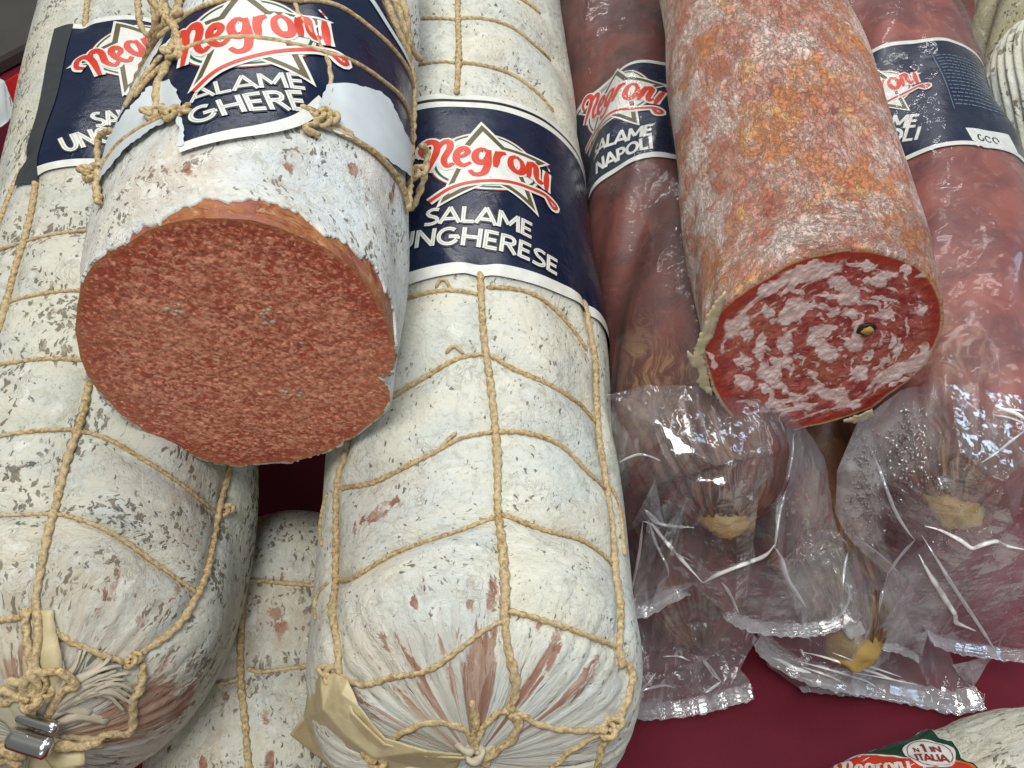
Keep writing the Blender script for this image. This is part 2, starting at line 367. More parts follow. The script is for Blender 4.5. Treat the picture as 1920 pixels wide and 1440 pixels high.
# ------------------------------------------------------------------ sausage surface
class Sausage:
    def __init__(s, pts, R, cap=.05, squash=1.0, capexp=2.4, rmin=.004, wob=.0008, seed=1, cut=None, smooth=0.):
        """pts: (px,py,z) of the axis; R radius or list; cut=(outline pixels, plane point, plane normal, s_back)"""
        P = np.array([at(a, b, c) for a, b, c in pts])
        C = resample(catmull(P, 24), .001)
        if smooth:
            k = int(smooth*3000); w_ = np.exp(-(np.arange(-k, k+1)/(smooth*1000))**2/2); w_ /= w_.sum()
            n_ = len(C); ext = np.vstack([C[0]+(C[1]-C[0])*np.arange(-k, 0)[:, None], C, C[-1]+(C[-1]-C[-2])*np.arange(1, k+1)[:, None]])
            C = np.stack([np.convolve(ext[:, j], w_, 'valid') for j in range(3)], -1)
        s.A = C; s.sv = np.r_[0, np.cumsum(np.linalg.norm(np.diff(C, axis=0), axis=1))]; s.L = s.sv[-1]
        T = np.gradient(C, s.sv, axis=0); T /= np.linalg.norm(T, axis=1)[:, None]; s.T = T
        R = np.atleast_1d(R).astype(float); s.Rk = np.interp(s.sv, np.linspace(0, s.L, len(R)), R); s.R0 = float(R.mean())
        s.cap = cap; s.sq = squash; s.ce = capexp; s.rmin = rmin; s.wob = wob; s.seed = seed; s.mod = None; s.cut = None; s.extra = None
        if cut is not None:
            outline, pp, pn, back = cut
            o = np.array(outline, float); d = ray(o[:, 0], o[:, 1])
            tt = ((pp-CAM)@pn)/(d@pn); Q = CAM+d*tt[:, None]
            s.Q = Q; s.ctr = Q.mean(0)
            A, T, N, B = s.frame(np.array([s.L])); rel = Q-s.ctr
            th = np.arctan2(rel@B[0], rel@N[0]); k = np.argsort(th); th = th[k]; Q = Q[k]
            s.qt = np.r_[th-2*math.pi, th, th+2*math.pi]; s.qp = np.vstack([Q, Q, Q]); s.cut = s.L-back; s.back = back
        s._grid = None
    def frame(s, v):
        i = [np.interp(v, s.sv, s.A[:, k]) for k in range(3)]; A = np.stack(i, -1)
        T = np.stack([np.interp(v, s.sv, s.T[:, k]) for k in range(3)], -1); T /= np.linalg.norm(T, axis=-1)[..., None]
        Z = np.array([0, 0, 1.0]); N = Z-T*(T@Z)[..., None]; N /= np.linalg.norm(N, axis=-1)[..., None]
        B = np.cross(N, T); return A, T, N, B
    def rad(s, v):
        r = np.interp(v, s.sv, s.Rk)
        if s.cut is None:
            q = np.clip((s.L-v)/s.cap, 0, 1); r = s.rmin+(r-s.rmin)*(1-(1-q)**s.ce)**(1/s.ce)
        q = np.clip(v/.04, 0, 1); r = s.rmin+(r-s.rmin)*(1-(1-q)**2.4)**(1/2.4)
        return r
    def pos(s, v, th, off=0.):
        v = np.asarray(v, float); th = np.asarray(th, float); v, th = np.broadcast_arrays(v, th)
        vv = np.minimum(v, s.cut) if s.cut is not None else v
        A, T, N, B = s.frame(vv); r = s.rad(vv)
        fade = np.clip(r/s.R0, 0, 1)
        m = s.wob*fade*2*(vnoise(np.cos(th)*2.2+5+vv*28, np.sin(th)*2.2+vv*17+9, s.seed)-.5)*2
        if s.extra is not None: m = m+s.extra(vv, th)
        if s.mod is not None:
            m = m+s.sample_mod(vv, th)
        r = r+m+off
        P = A+B*(np.sin(th)*r)[..., None]+N*(np.cos(th)*r*s.sq)[..., None]
        if s.cut is not None:
            w = np.clip((v-s.cut)/s.back, 0, 1)
            tw = (th+math.pi) % (2*math.pi)-math.pi
            Q = np.stack([np.interp(tw, s.qt, s.qp[:, k]) for k in range(3)], -1)
            dr = Q-s.ctr; dr = dr/np.linalg.norm(dr, axis=-1)[..., None]
            Q = Q+dr*(np.asarray(off)*np.ones(w.shape)+np.where(np.asarray(off)>0, .0004*(vnoise(th*24, v*0, 77)-.4), 0)*w)[..., None]
            P = P*(1-w)[..., None]+Q*w[..., None]
        return P
    def sample_mod(s, v, th):
        ns, nt = s.mod.shape
        a = np.clip(v/s.L*(ns-1), 0, ns-1.001); b = np.clip(((th+math.pi) % (2*math.pi))/(2*math.pi)*(nt-1), 0, nt-1.001)
        i = a.astype(int); j = b.astype(int); fa = a-i; fb = b-j; m = s.mod
        return (m[i, j]*(1-fa)+m[i+1, j]*fa)*(1-fb)+(m[i, j+1]*(1-fa)+m[i+1, j+1]*fa)*fb
    def pick(s, px, py):
        if s._grid is None:
            v = np.linspace(0, s.L, 700); t = np.radians(np.linspace(-125, 125, 330)); V, Tt = np.meshgrid(v, t, indexing='ij')
            x, y, w = proj(s.pos(V, Tt)); s._grid = (V, Tt, x, y, w)
        V, Tt, x, y, w = s._grid
        d = (x-px)**2+(y-py)**2; k = d < (math.sqrt(d.min())+3)**2
        ww = np.where(k, w*4000+np.sqrt(d), 1e9); i = np.unravel_index(np.argmin(ww), ww.shape)
        return V[i], Tt[i]
    def picks(s, pts): return np.array([s.pick(a, b) for a, b in pts])
    def press(s, paths, depth=.0014, width=.0035, swell=.001):
        """sink the skin under every cord so that it bulges in between"""
        ns, nt = 260, 240
        V, Tt = np.meshgrid(np.linspace(0, s.L, ns), np.linspace(-math.pi, math.pi, nt), indexing='ij')
        D = np.full(V.shape, 1.0)
        for p in paths:
            for q in resample(np.c_[p[:, 0], p[:, 1]*s.R0], .002):
                dt = np.abs(Tt*s.R0-q[1]); D = np.minimum(D, np.hypot(V-q[0], dt))
        s.mod = -depth*np.exp(-(D/width)**2)+swell*(1-np.exp(-(D/.012)**2)); s._grid = None
    def skin(s, name, mat, parent, off=0., ns=420, nt=360, v0=0., v1=None, vend=None, attrs=None, fine=None, lip=None):
        t = np.linspace(-math.pi, math.pi, nt, endpoint=False)
        q = np.linspace(0, 1, ns)
        if s.cut is None:
            q = np.sin(q*math.pi/2)**.85 if fine is None else fine(q)
        hi = (s.L if v1 is None else v1)
        hi = vend(t) if vend is not None else np.full(nt, hi)
        V = v0+q[:, None]*(hi-v0)[None, :]; Tt = np.broadcast_to(t, V.shape)
        if lip is not None:
            V = np.vstack([V, V[-1:]]); Tt = np.vstack([Tt, Tt[-1:]]); ns += 1; O = np.full(V.shape, float(off)); O[-1] = lip; off = O
        P = s.pos(V, Tt, off)
        tt = np.r_[t]; uv = np.stack([Tt*s.R0, V], -1).reshape(-1, 2)
        at_ = {k: f(V, Tt).ravel() for k, f in (attrs or {}).items()}
        o = mesh(name, P.reshape(-1, 3), grid_faces(ns, nt, True), mat, parent, uv=uv, attrs=at_)
        return o
    def stain(s, blobs):
        """blobs: (px,py,rx_mm,ry_mm,strength)"""
        B = [(*s.pick(a, b), rx/1000, ry/1000, k) for a, b, rx, ry, k in blobs]
        def f(V, Tt):
            o = np.zeros(V.shape)
            for v, t, rx, ry, k in B:
                o = np.maximum(o, k*np.exp(-(((Tt-t)*s.R0/rx)**2+((V-v)/ry)**2)))
            return o
        return f

def tube(name, P, r, mat, parent, lobes=0, pitch=.006, n=10, step=.0007, flat_=1.0, taper=False, closed_ends=True):
    P = resample(P, step); m = len(P)
    T = np.gradient(P, axis=0); T /= np.linalg.norm(T, axis=1)[:, None]+1e-12
    N = np.zeros_like(P); v = np.array([0, 0, 1.0]); v = v-T[0]*(v@T[0])
    if np.linalg.norm(v) < .1: v = np.array([1.0, 0, 0])-T[0]*T[0][0]
    for i in range(m):
        v = v-T[i]*(v@T[i]); v /= np.linalg.norm(v)+1e-12; N[i] = v
    B = np.cross(T, N); a = np.linspace(0, 2*math.pi, n, endpoint=False)
    d = np.arange(m)*step
    rr = np.full((m, n), r, float)
    if lobes: rr *= .86; rr *= 1+.20*np.cos(lobes*a[None, :]-(d*2*math.pi/pitch)[:, None])
    rr *= (1+.10*(vnoise(d*420, d*0+r*1e5, 3)-.5)*2+.16*(vnoise(d*90, d*0+r*7e4, 5)-.5)*2)[:, None]
    if taper: rr *= np.clip(np.minimum(np.arange(m), np.arange(m)[::-1])/(m*.25)+.15, 0, 1)[:, None]
    else: rr[0] *= .4; rr[-1] *= .4
    V = P[:, None]+N[:, None]*(np.cos(a)*rr)[..., None]*flat_+B[:, None]*(np.sin(a)*rr)[..., None]
    Fc = grid_faces(m, n, True).tolist()+[list(range(n))[::-1], [(m-1)*n+k for k in range(n)]]
    return mesh(name, V.reshape(-1, 3), Fc, mat, parent)

def fill(poly, sp):
    """triangulate a 2-D polygon with inner points every sp"""
    poly = np.asarray(poly, float); c = poly.mean(0)
    B = []
    for i in range(len(poly)):
        a, b = poly[i], poly[(i+1) % len(poly)]; k = max(1, int(np.linalg.norm(b-a)/sp))
        for j in range(k): B.append(a+(b-a)*j/k)
    B = np.array(B); x0, y0 = B.min(0); x1, y1 = B.max(0)
    gx, gy = np.meshgrid(np.arange(x0+sp/2, x1, sp), np.arange(y0+sp/2, y1, sp)); g = np.c_[gx.ravel(), gy.ravel()]
    ins = np.zeros(len(g), bool)
    for i in range(len(B)):
        a, b = B[i], B[(i+1) % len(B)]
        cnd = ((a[1] > g[:, 1]) != (b[1] > g[:, 1])) & (g[:, 0] < (b[0]-a[0])*(g[:, 1]-a[1])/((b[1]-a[1])+1e-15)+a[0]); ins ^= cnd
    g = g[ins]
    if len(g):
        dm = np.min(np.hypot(g[:, None, 0]-B[None, :, 0], g[:, None, 1]-B[None, :, 1]), axis=1); g = g[dm > sp*.4]
    k = 1/sp
    pts = [Vector((p[0]*k, p[1]*k)) for p in np.vstack([B, g])]; nb = len(B)
    r = delaunay_2d_cdt(pts, [], [list(range(nb))], 1, 1e-5)
    return np.array([[p.x/k, p.y/k] for p in r[0]]), [list(f) for f in r[2]]

class Layer:
    """collects flat artwork in label space and lays it on the sausage"""
    def __init__(s): s.V = []; s.F = []; s.mi = []; s.n = 0; s.off = []; s.mats = []
    def mat(s, m):
        if m not in s.mats: s.mats.append(m)
        return s.mats.index(m)
    def add(s, v, f, m, off):
        f = [[i+s.n for i in x] for x in f]; s.V.append(np.asarray(v)); s.F += f; s.mi += [s.mat(m)]*len(f); s.off.append(np.full(len(v), off)); s.n += len(v)
    def poly(s, p, m, off, sp=.0015): v, f = fill(p, sp); s.add(v, f, m, off)
    def stroke(s, p, w, m, off, step=.0009, close=False):
        p = np.asarray(p, float); q = resample(p, step); n = len(q)
        T = np.gradient(q, axis=0); T /= np.linalg.norm(T, axis=1)[:, None]+1e-12; N = np.c_[-T[:, 1], T[:, 0]]
        w = np.interp(np.linspace(0, 1, n), np.linspace(0, 1, len(np.atleast_1d(w))), np.atleast_1d(w))[:, None]/2
        V = np.stack([q-N*w, q, q+N*w], 1).reshape(-1, 2)
        s.add(V, grid_faces(n, 3).tolist(), m, off)
    def build(s, name, parent, fn):
        V = np.vstack(s.V); o = np.concatenate(s.off)
        return mesh(name, fn(V, o), s.F, s.mats, parent, mi=s.mi, uv=V)

def arc(cx, cy, rx, ry, a0, a1, n=14):
    a = np.radians(np.linspace(a0, a1, n)); return np.c_[cx+rx*np.cos(a), cy+ry*np.sin(a)]
GL = {
 'S': (.78, [catmull([(.70, .90), (.40, .95), (.16, .78), (.28, .56), (.58, .42), (.68, .20), (.42, .05), (.06, .07)], 6)]),
 'A': (.98, [[(.02, 0), (.47, 1)], [(.45, 1), (.94, 0)], [(.2, .27), (.74, .27)]]),
 'L': (.68, [[(.12, 1), (.12, 0)], [(.12, .08), (.62, .08)]]),
 'M': (1.15, [[(.10, 0), (.14, 1)], [(.14, .95), (.56, .25)], [(.56, .25), (1.0, .95)], [(1.0, 1), (1.05, 0)]]),
 'E': (.72, [[(.12, 0), (.12, 1)], [(.12, .92), (.64, .92)], [(.12, .5), (.58, .5)], [(.12, .08), (.64, .08)]]),
 'U': (.95, [np.vstack([[(.12, 1)], arc(.46, .42, .34, .36, 180, 360, 10), [(.80, 1)]])]),
 'N': (1.0, [[(.12, 0), (.12, 1)], [(.14, .95), (.84, .05)], [(.86, 0), (.86, 1)]]),
 'G': (1.08, [arc(.52, .5, .42, .44, 50, 335, 20), [(.94, .34), (.94, .5)], [(.98, .48), (.55, .48)]]),
 'H': (.95, [[(.12, 0), (.12, 1)], [(.80, 0), (.80, 1)], [(.12, .5), (.80, .5)]]),
 'R': (.84, [[(.12, 0), (.12, 1)], np.vstack([[(.12, .92)], arc(.45, .71, .22, .21, 90, -90, 10), [(.12, .5)]]), [(.38, .5), (.76, 0)]]),
 'P': (.78, [[(.12, 0), (.12, 1)], np.vstack([[(.12, .92)], arc(.42, .69, .24, .23, 90, -90, 10), [(.12, .46)]])]),
 'O': (1.08, [arc(.52, .5, .43, .44, 0, 372, 24)]),
 'I': (.34, [[(.15, 0), (.15, 1)]]), 'T': (.7, [[(.35, 0), (.35, 1)], [(.02, .92), (.68, .92)]]),
 'Y': (.8, [[(.02, 1), (.4, .5)], [(.78, 1), (.4, .5)], [(.4, .55), (.4, 0)]]),
 '1': (.5, [[(.25, 0), (.25, 1)], [(.05, .75), (.27, .98)]]), ' ': (.4, []), '.': (.3, [[(.1, .05), (.2, .05)]]),
}
def text_width(t): return sum(GL[c][0] for c in t)
def text(L, word, p0, p1, h, off, w=.19, back=True, pre="", mat=None, inline=True):
    """baseline from p0 to p1 (label metres, x right, y up); pre goes further left"""
    p0 = np.array(p0); p1 = np.array(p1); wd = text_width(word); d = p1-p0; ln = np.linalg.norm(d); ex = d/wd; n = np.array([-d[1], d[0]])/ln*h
    x = -text_width(pre); kk = 0
    for c in pre+word:
        for st in GL[c][1]:
            q = np.array([p0+ex*(x+a)+n*b for a, b in np.asarray(st)])
            kk += 1; e = 2.5e-6*(kk % 12)
            # lengthen slightly
            if back: L.stroke(q, h*(w+.16), M['ink'], off+e)
            L.stroke(q, h*w, mat or M['white'], off+9e-5+e)
            if inline: L.stroke(q, h*w*.16, M['inline'], off+1.6e-4+e)
        x += GL[c][0]
SCRIPT = [
 [(.02, .48), (-.06, .68), (.08, .90), (.28, .86), (.30, .55), (.12, -.05)],
 [(.27, .50), (.40, .82), (.56, .88), (.60, .66), (.48, .30), (.56, .06), (.70, .14)],
 [(.74, .32), (.92, .40), (.99, .53), (.89, .65), (.76, .50), (.76, .22), (.90, .06), (1.06, .16)],
 [(1.42, .56), (1.30, .65), (1.16, .50), (1.16, .26), (1.27, .15), (1.38, .28), (1.43, .56)],
 [(1.45, .64), (1.41, .10), (1.32, -.20), (1.14, -.24), (1.04, -.10)],
 [(1.63, .64), (1.58, .06)], [(1.59, .30), (1.67, .56), (1.82, .63)],
 [(2.06, .64), (1.93, .50), (1.93, .20), (2.07, .06), (2.20, .20), (2.19, .50), (2.06, .64)],
 [(2.38, .64), (2.33, .06)], [(2.34, .34), (2.44, .60), (2.56, .60), (2.55, .25), (2.62, .08), (2.72, .18)],
 [(2.88, .62), (2.83, .20), (2.82, -.05)],
 [(2.89, .82), (2.93, .84)],
]
def emblem(L, p0, p1, off, tilt=9, oval=True):
    """star on an oval with the script word; p0,p1 = ends of the script baseline in label metres"""
    p0 = np.array(p0); p1 = np.array(p1); d = p1-p0; ln = np.linalg.norm(d); u = ln/2.9
    e1 = d/ln; e2 = np.array([-e1[1], e1[0]]); c = math.cos(math.radians(-tilt)); sn = math.sin(math.radians(-tilt))
    f1 = e1*c+e2*sn; f2 = -e1*sn+e2*c; ctr = p0+e1*1.45*u+e2*.3*u
    tx = lambda P: np.array([p0+e1*a*u+e2*b*u for a, b in P])
    em = lambda P: np.array([ctr+f1*(a-1.45)*u+f2*(b-.3)*u for a, b in P])
    el = lambda k, n=48: em(arc(1.42, .28, 1.20*k, .93*k, 0, 360*(n-1)/n, n))
    L.poly(el(1.06), M['dark_red'], off); L.poly(el(1.03), M['white'], off+.00005)
    L.stroke(np.vstack([el(.95), el(.95)[:2]]), .055*u, M['green'], off+.0001)
    star = [(1.40, 1.55), (1.86, .84), (2.95, .78), (2.12, .12), (2.40, -1.02), (1.42, -.42), (.30, -.98), (.74, .10), (-.18, .74), (.95, .84)]
    st = np.array(star); cc = np.array([1.42, .25])
    L.poly(em(cc+(st-cc)*1.07), M['white'], off+.00014); L.poly(em(cc+(st-cc)*.98), M['gold'], off+.00018); L.poly(em(cc+(st-cc)*.80), M['white'], off+.00022)
    sw = catmull([(.22, -.98), (.75, -.60), (1.5, -.42), (2.3, -.30), (2.80, -.22), (3.12, -.36), (3.0, -.46), (2.80, -.20)], 6)
    k = 0
    for w, m, o in ((.26, 'white', .00026), (.104, 'red', .00036)):
        for P in SCRIPT+[sw]:
            k += 1; q = tx(catmull(P, 5) if len(P) < 30 else P)
            ww = w if len(P) < 30 else w*.85
            if m == 'red' and len(P) < 30:
                L.stroke(q, np.array([.75, 1.3, 1.3, .75])*ww*1.2*u, M[m], off+o+3e-6*k)
            else: L.stroke(q, ww*u, M[m], off+o+3e-6*k)

# helpers for placing artwork by where it sits on a given sausage
def lab(S, px, py):
    v, t = S.pick(px, py); return np.array([t*S.R0, -v])
def onto(S, base=0.):
    return lambda V, o: S.pos(-V[:, 1], V[:, 0]/S.R0, o+base)
def band(S, name, mat, parent, v0, v1, th0, th1, off, edges=((0, .0022),), n=(40, 160), em=None, rag=0.):
    L = Layer()
    V, Tt = np.meshgrid(np.linspace(v0, v1, n[0]), np.linspace(th0, th1, n[1]), indexing='ij')
    P = np.c_[(Tt*S.R0).ravel(), -V.ravel()]
    L.add(P, grid_faces(*n).tolist(), mat, 0)
    for (a, b, m) in edges:
        V, Tt = np.meshgrid(np.linspace(a, b, 3), np.linspace(th0, th1, n[1]), indexing='ij')
        L.add(np.c_[(Tt*S.R0).ravel(), -V.ravel()], grid_faces(3, n[1]).tolist(), m, 1.2e-4)
    return L.build(name, parent, onto(S, off))
def patch(S, name, poly, mat, parent, off, sp=.002, jag=0., curl=None, thick=False):
    P = []
    poly = np.array(poly, float)
    q = resample(np.vstack([poly, poly[:1]]), 6)[:-1]
    q = q+jag*(rng.random(q.shape)-.5)
    P = np.array([lab(S, a, b) for a, b in q])
    v, f = fill(P, sp)
    o = np.full(len(v), off)
    if curl is not None: o = o+curl(v)
    W = S.pos(-v[:, 1], v[:, 0]/S.R0, o)
    return mesh(name, W, f, mat, parent, uv=v)
def cord_path(S, pts, k=8):
    return catmull(S.picks(pts), k)
def lay(S, name, path, r, parent, lobes=2, pitch=.006, lift=.55, mat=None):
    q = resample(np.c_[path[:, 0], path[:, 1]*S.R0], .0012)
    r = r*.76
    P = S.pos(q[:, 0], q[:, 1]/S.R0, r*lift)
    if len(P) > 12:
        for _ in range(5): P[1:-1] = (P[:-2]+2*P[1:-1]+P[2:])/4
    return tube(name, P, r, mat or M['cord'], parent, lobes, pitch)
def knot(center, r, parent, name='knot', mat=None):
    a = np.linspace(0, 2*math.pi, 60); P = np.c_[np.sin(a)+2*np.sin(2*a), np.cos(a)-2*np.cos(2*a), -np.sin(3*a)*.9]*r*.42
    P[:, 2] *= .8
    return tube(name, center+P*[1.15, .8, .7], r*.36, mat or M['cord'], parent, 2, .004, step=.0006)

# ================================================================== THE SETTING
def cloth_mat():
    t = NT('burgundy_cloth'); co = t.coord('Object')
    n = t.noise(co, 14, 4); f = t.noise(co, 1500, 2, .7)
    c = t.mix(n, (.095, .004, .014), (.155, .007, .023)); c = t.mix(t.ramp(f, .6, .8, 0, .35), c, (.22, .03, .05))
    return t.pbsdf(c, .7, t.bump(f, .3, .0004), spec=.25)
g = 60
X, Y = np.meshgrid(np.linspace(-1.6, 1.6, g), np.linspace(-.6, 2.6, g), indexing='ij')
tb = mesh('table_surface', np.stack([X, Y, .0012*(fbm(X*14, Y*14, 5)-.5)], -1), grid_faces(g, g)[:, ::-1], cloth_mat())
tag(tb, kind='structure')
# dark grey board lying on the cloth behind the salami, top left
def slab(name, poly, z0, z1, mat, bev=.003):
    poly = np.array(poly, float); n = len(poly); c = poly.mean(0)
    q = c+(poly-c)*.995
    V = np.vstack([np.c_[poly, np.full(n, z0)], np.c_[poly, np.full(n, z1-bev)], np.c_[q, np.full(n, z1)]])
    Fc = [list(range(n))[::-1], [2*n+i for i in range(n)]]
    for k in range(2):
        for i in range(n): Fc.append([k*n+i, k*n+(i+1) % n, (k+1)*n+(i+1) % n, (k+1)*n+i])
    return mesh(name, V, Fc, mat, smooth=False)
b0 = at(-60, 140, .012)[:2]; b1 = at(150, 30, .012)[:2]; dd = (b1-b0)/np.linalg.norm(b1-b0)
bd = slab('display_board', [b0-dd*.4, b1+dd*.10, b1+dd*.10+np.array([-.1, .7]), b0-dd*.4+np.array([-.1, .7])], .002, .012,
          flat('dull_grey_board', (.055, .05, .047), .5, .4, 40))
tag(bd, 'dull grey board lying behind the netted salami at the upper left corner', 'board')

# ================================================================== THE SALAMI
G_NET = 'white mould salami tied with straw cord'
G_NAP = 'red salami sealed in clear plastic bags'

# ---- left netted salami
A = Sausage([(322, -250, .13), (300, 0, .13), (238, 480, .13), (190, 950, .13), (160, 1060, .127), (118, 1220, .132), (60, 1385, .148)], .0505, cap=.056, capexp=2.3, smooth=.018, rmin=.0006, wob=.0012, seed=3)
A_long = [[(165, -30), (160, 20), (155, 46)], [(64, 338), (58, 370), (50, 420), (22, 500), (0, 590), (-60, 760)],
          [(200, 500), (165, 720), (150, 790), (118, 880), (97, 960), (80, 1050), (66, 1130)],
          [(452, 780), (436, 890), (420, 950), (400, 1060), (375, 1120), (330, 1180), (250, 1237)]]
A_hoop = [[(-20, 470), (22, 455), (50, 445), (100, 433), (185, 428), (320, 440)],
          [(-60, 600), (0, 565), (60, 549), (140, 541), (250, 545)],
          [(-100, 720), (0, 676), (60, 669), (150, 670), (260, 680)],
          [(-80, 840), (0, 812), (60, 806), (135, 803), (200, 815), (280, 860), (350, 910), (415, 965)],
          [(-80, 975), (0, 962), (95, 958), (122, 962), (190, 985), (280, 1040), (350, 1090), (376, 1110)],
          [(-60, 1160), (0, 1156), (40, 1150), (66, 1132)],
          [(68, 1132), (110, 1180), (180, 1220), (240, 1240)],
          [(-12, 420), (20, 340), (44, 300)]]
Ap = [cord_path(A, p) for p in A_long+A_hoop]
A.press(Ap, .0017, .0034, .0012)
def pleats(S, v0, n, amp, tc=0.):
    def f(v, th):
        w = np.clip((v-v0)/(S.L-v0), 0, 1)**1.6
        ph = 3.2*vnoise(th*1.7+4, th*0, 6)+.8*vnoise(v*24, th*2, 5)
        a = 1-np.abs(np.sin(n*th/2+ph)); b = 1-np.abs(np.sin(n*.83*th+2.3*ph+1)); e = vnoise(np.cos(th)*9+20, np.sin(th)*9+v*14, 15)
        return amp*w*((.35-a*1.1)*(.3+1.2*vnoise(th*2.3+9, v*16, 9))-.5*b*e)
    return f
A.extra = pleats(A, A.L-.038, 40, .0014); A._grid = None
tA = thing('netted_salami', A.A[len(A.A)//2]-np.array([0, 0, .05]), 'white mould salami on the left, closed by a metal clip at its lower end', 'salami', G_NET)
A.skin('casing', M['mould_a'], tA, ns=520, nt=420, attrs={
    'stain': A.stain([(275, 1345, 26, 8, 1), (340, 1325, 12, 6, .9), (205, 1110, 3, 12, .5), (270, 1165, 4, 5, .6), (330, 1110, 3, 9, .55), (60, 1290, 16, 7, .8), (20, 1270, 10, 5, .7), (372, 1010, 3, 12, .5), (385, 960, 3, 9, .45)]),
    'tint': A.stain([(60, 1290, 60, 30, .9), (150, 1370, 45, 20, 1), (60, 330, 10, 30, .4), (370, 980, 7, 28, .7)])})
for i, p in enumerate(Ap[:4]): lay(A, 'lengthwise_cord', p, .0017, tA, 2, .0040)
for i, p in enumerate(Ap[4:]): lay(A, 'hoop_cord', p, .00095 if i < 5 else .0013, tA, 2, .0030)
# label of the left salami
vt, _ = A.pick(200, 42); vb, _ = A.pick(187, 300); _, tl = A.pick(62, 250); _, tl2 = A.pick(85, 250)
lb = band(A, 'label', M['navy'], tA, vt-.003, vb+.0035, tl, 1.9, .0009, [(vt-.003, vt, M['white']), (vb, vb+.0035, M['white'])])
L = Layer(); Vg, Tg = np.meshgrid(np.linspace(vt-.003, vb+.006, 40), np.linspace(tl-.01, tl2, 6), indexing='ij')
L.add(np.c_[(Tg*A.R0).ravel(), -Vg.ravel()], grid_faces(40, 6).tolist(), M['grey_strip'], 0); L.build('label_overlap', lb, onto(A, .0012))
L = Layer(); p0 = lab(A, 178, 148); q1 = lab(A, 232, 126); d = q1-p0; emblem(L, p0, p0+d/np.linalg.norm(d)*.049, 0, tilt=6)
L.build('emblem', lb, onto(A, .00115))
L = Layer(); p0 = lab(A, 182, 243); p1 = lab(A, 233, 236); text(L, 'SA', p0, p1, .0082, 0)
d = (p1-p0)/text_width('SA'); text(L, 'LAME', p1, p1+d*text_width('LAME'), .0082, 0)
p0 = lab(A, 126, 290); p1 = lab(A, 222, 268); text(L, 'UNG', p0, p1, .0085, .00001)
L.build('lettering', lb, onto(A, .00115))
# tied end of the left salami: gathered casing, tassel, cord loops, clip
knotA = at(60, 1372, .118)
def ribbon(name, P, w, mat, parent, cup=.25, n=5, twist=0., side=None, rag=0.):
    P = resample(catmull(P, 8), .0015); m = len(P); T = np.gradient(P, axis=0); T /= np.linalg.norm(T, axis=1)[:, None]+1e-12
    up = np.array([0, -.35, .94]); S_ = np.cross(T, up); S_ /= np.linalg.norm(S_, axis=1)[:, None]+1e-12; N = np.cross(S_, T)
    W = np.interp(np.linspace(0, 1, m), np.linspace(0, 1, len(w)), w); a = np.linspace(-1, 1, n)
    V = P[:, None]+S_[:, None]*(a[None, :]*W[:, None]/2)[..., None]+N[:, None]*((1-a**2)[None, :]*W[:, None]*cup)[..., None]
    V += rag*(rng.random(V.shape)-.5)
    o = mesh(name, V.reshape(-1, 3), grid_faces(m, n), mat, parent); sd = o.modifiers.new('solid', 'SOLIDIFY'); sd.thickness = .0004; return o
def onS(S, pts): return [S.pos(*S.pick(x, y), o) for x, y, o in pts]
def stube(S, pts, r, parent, name='loose_cord', lobes=2, pitch=.004, mat=None):
    return tube(name, catmull(onS(S, pts), 10), r, mat or M['cord'], parent, lobes, pitch)
fan = [((92, 1312), (132, 1268), (156, 1222)), ((95, 1312), (160, 1272), (196, 1238)), ((97, 1315), (165, 1277), (216, 1256)), ((99, 1318), (168, 1285), (228, 1268)),
       ((100, 1320), (172, 1292), (224, 1284)), ((100, 1323), (180, 1298), (238, 1300)), ((100, 1326), (180, 1304), (240, 1318)), ((98, 1328), (170, 1306), (234, 1328)),
       ((92, 1304), (106, 1272), (104, 1248)), ((96, 1330), (130, 1312), (180, 1312)), ((98, 1324), (150, 1300), (212, 1306))]
for i, p in enumerate(fan+[tuple((x+dx, y+dy) for (x, y), (dx, dy) in zip(q, ((0, 2), (-4, 7), (-12, 10)))) for q in fan]):
    ribbon('casing_strip', onS(A, [(*p[0], .002), (*p[1], .0035+.0006*(i % 3)), (*p[2], .0022+.001*(i % 2))]), [.0046, .0030, .0012, .0006], M['tassel'], tA, cup=.10, rag=.00035)
for i, p in enumerate([((55, 1375), (35, 1330), (15, 1275)), ((60, 1370), (58, 1300), (50, 1232)), ((50, 1375), (10, 1340), (-20, 1310)), ((75, 1385), (130, 1405), (190, 1400)), ((70, 1375), (120, 1368), (200, 1352)),
          ((60, 1380), (20, 1400), (-20, 1410)), ((72, 1360), (110, 1345), (170, 1340)), ((66, 1350), (90, 1310), (95, 1270)), ((40, 1360), (5, 1325), (-25, 1290))]):
    ribbon('gathered_casing', onS(A, [(*p[0], .0022), (*p[1], .0016), (*p[2], .0004)]), [.0030, .0042, .0024], M['amber'] if i % 2 else M['tassel'], tA, cup=.15, rag=.0003)
ribbon('amber_strip', onS(A, [(86, 1150, .0012), (86, 1200, .0022), (90, 1255, .003), (92, 1312, .003)]), [.004, .0058, .0066, .004], M['amber'], tA, cup=.12, rag=.0003)
sheet_later = True
def ctube(pts, r, parent, name='cord', lobes=2, pitch=.005, mat=None, **kw):
    return tube(name, catmull([at(*p) for p in pts], 10), r, mat or M['cord'], parent, lobes, pitch, **kw)
stube(A, [(46, 1140, .001), (50, 1200, .001), (58, 1260, .0015), (62, 1310, .002), (64, 1350, .003)], .0015, tA)
stube(A, [(66, 1132, .001), (74, 1200, .002), (66, 1250, .003), (72, 1290, .005), (92, 1302, .009), (104, 1330, .010), (92, 1356, .008), (70, 1366, .005)], .0011, tA, lobes=0)
stube(A, [(-20, 1332, .002), (20, 1338, .003), (50, 1334, .005), (70, 1325, .006), (60, 1310, .007), (48, 1326, .005), (60, 1346, .005), (76, 1338, .004)], .0013, tA)
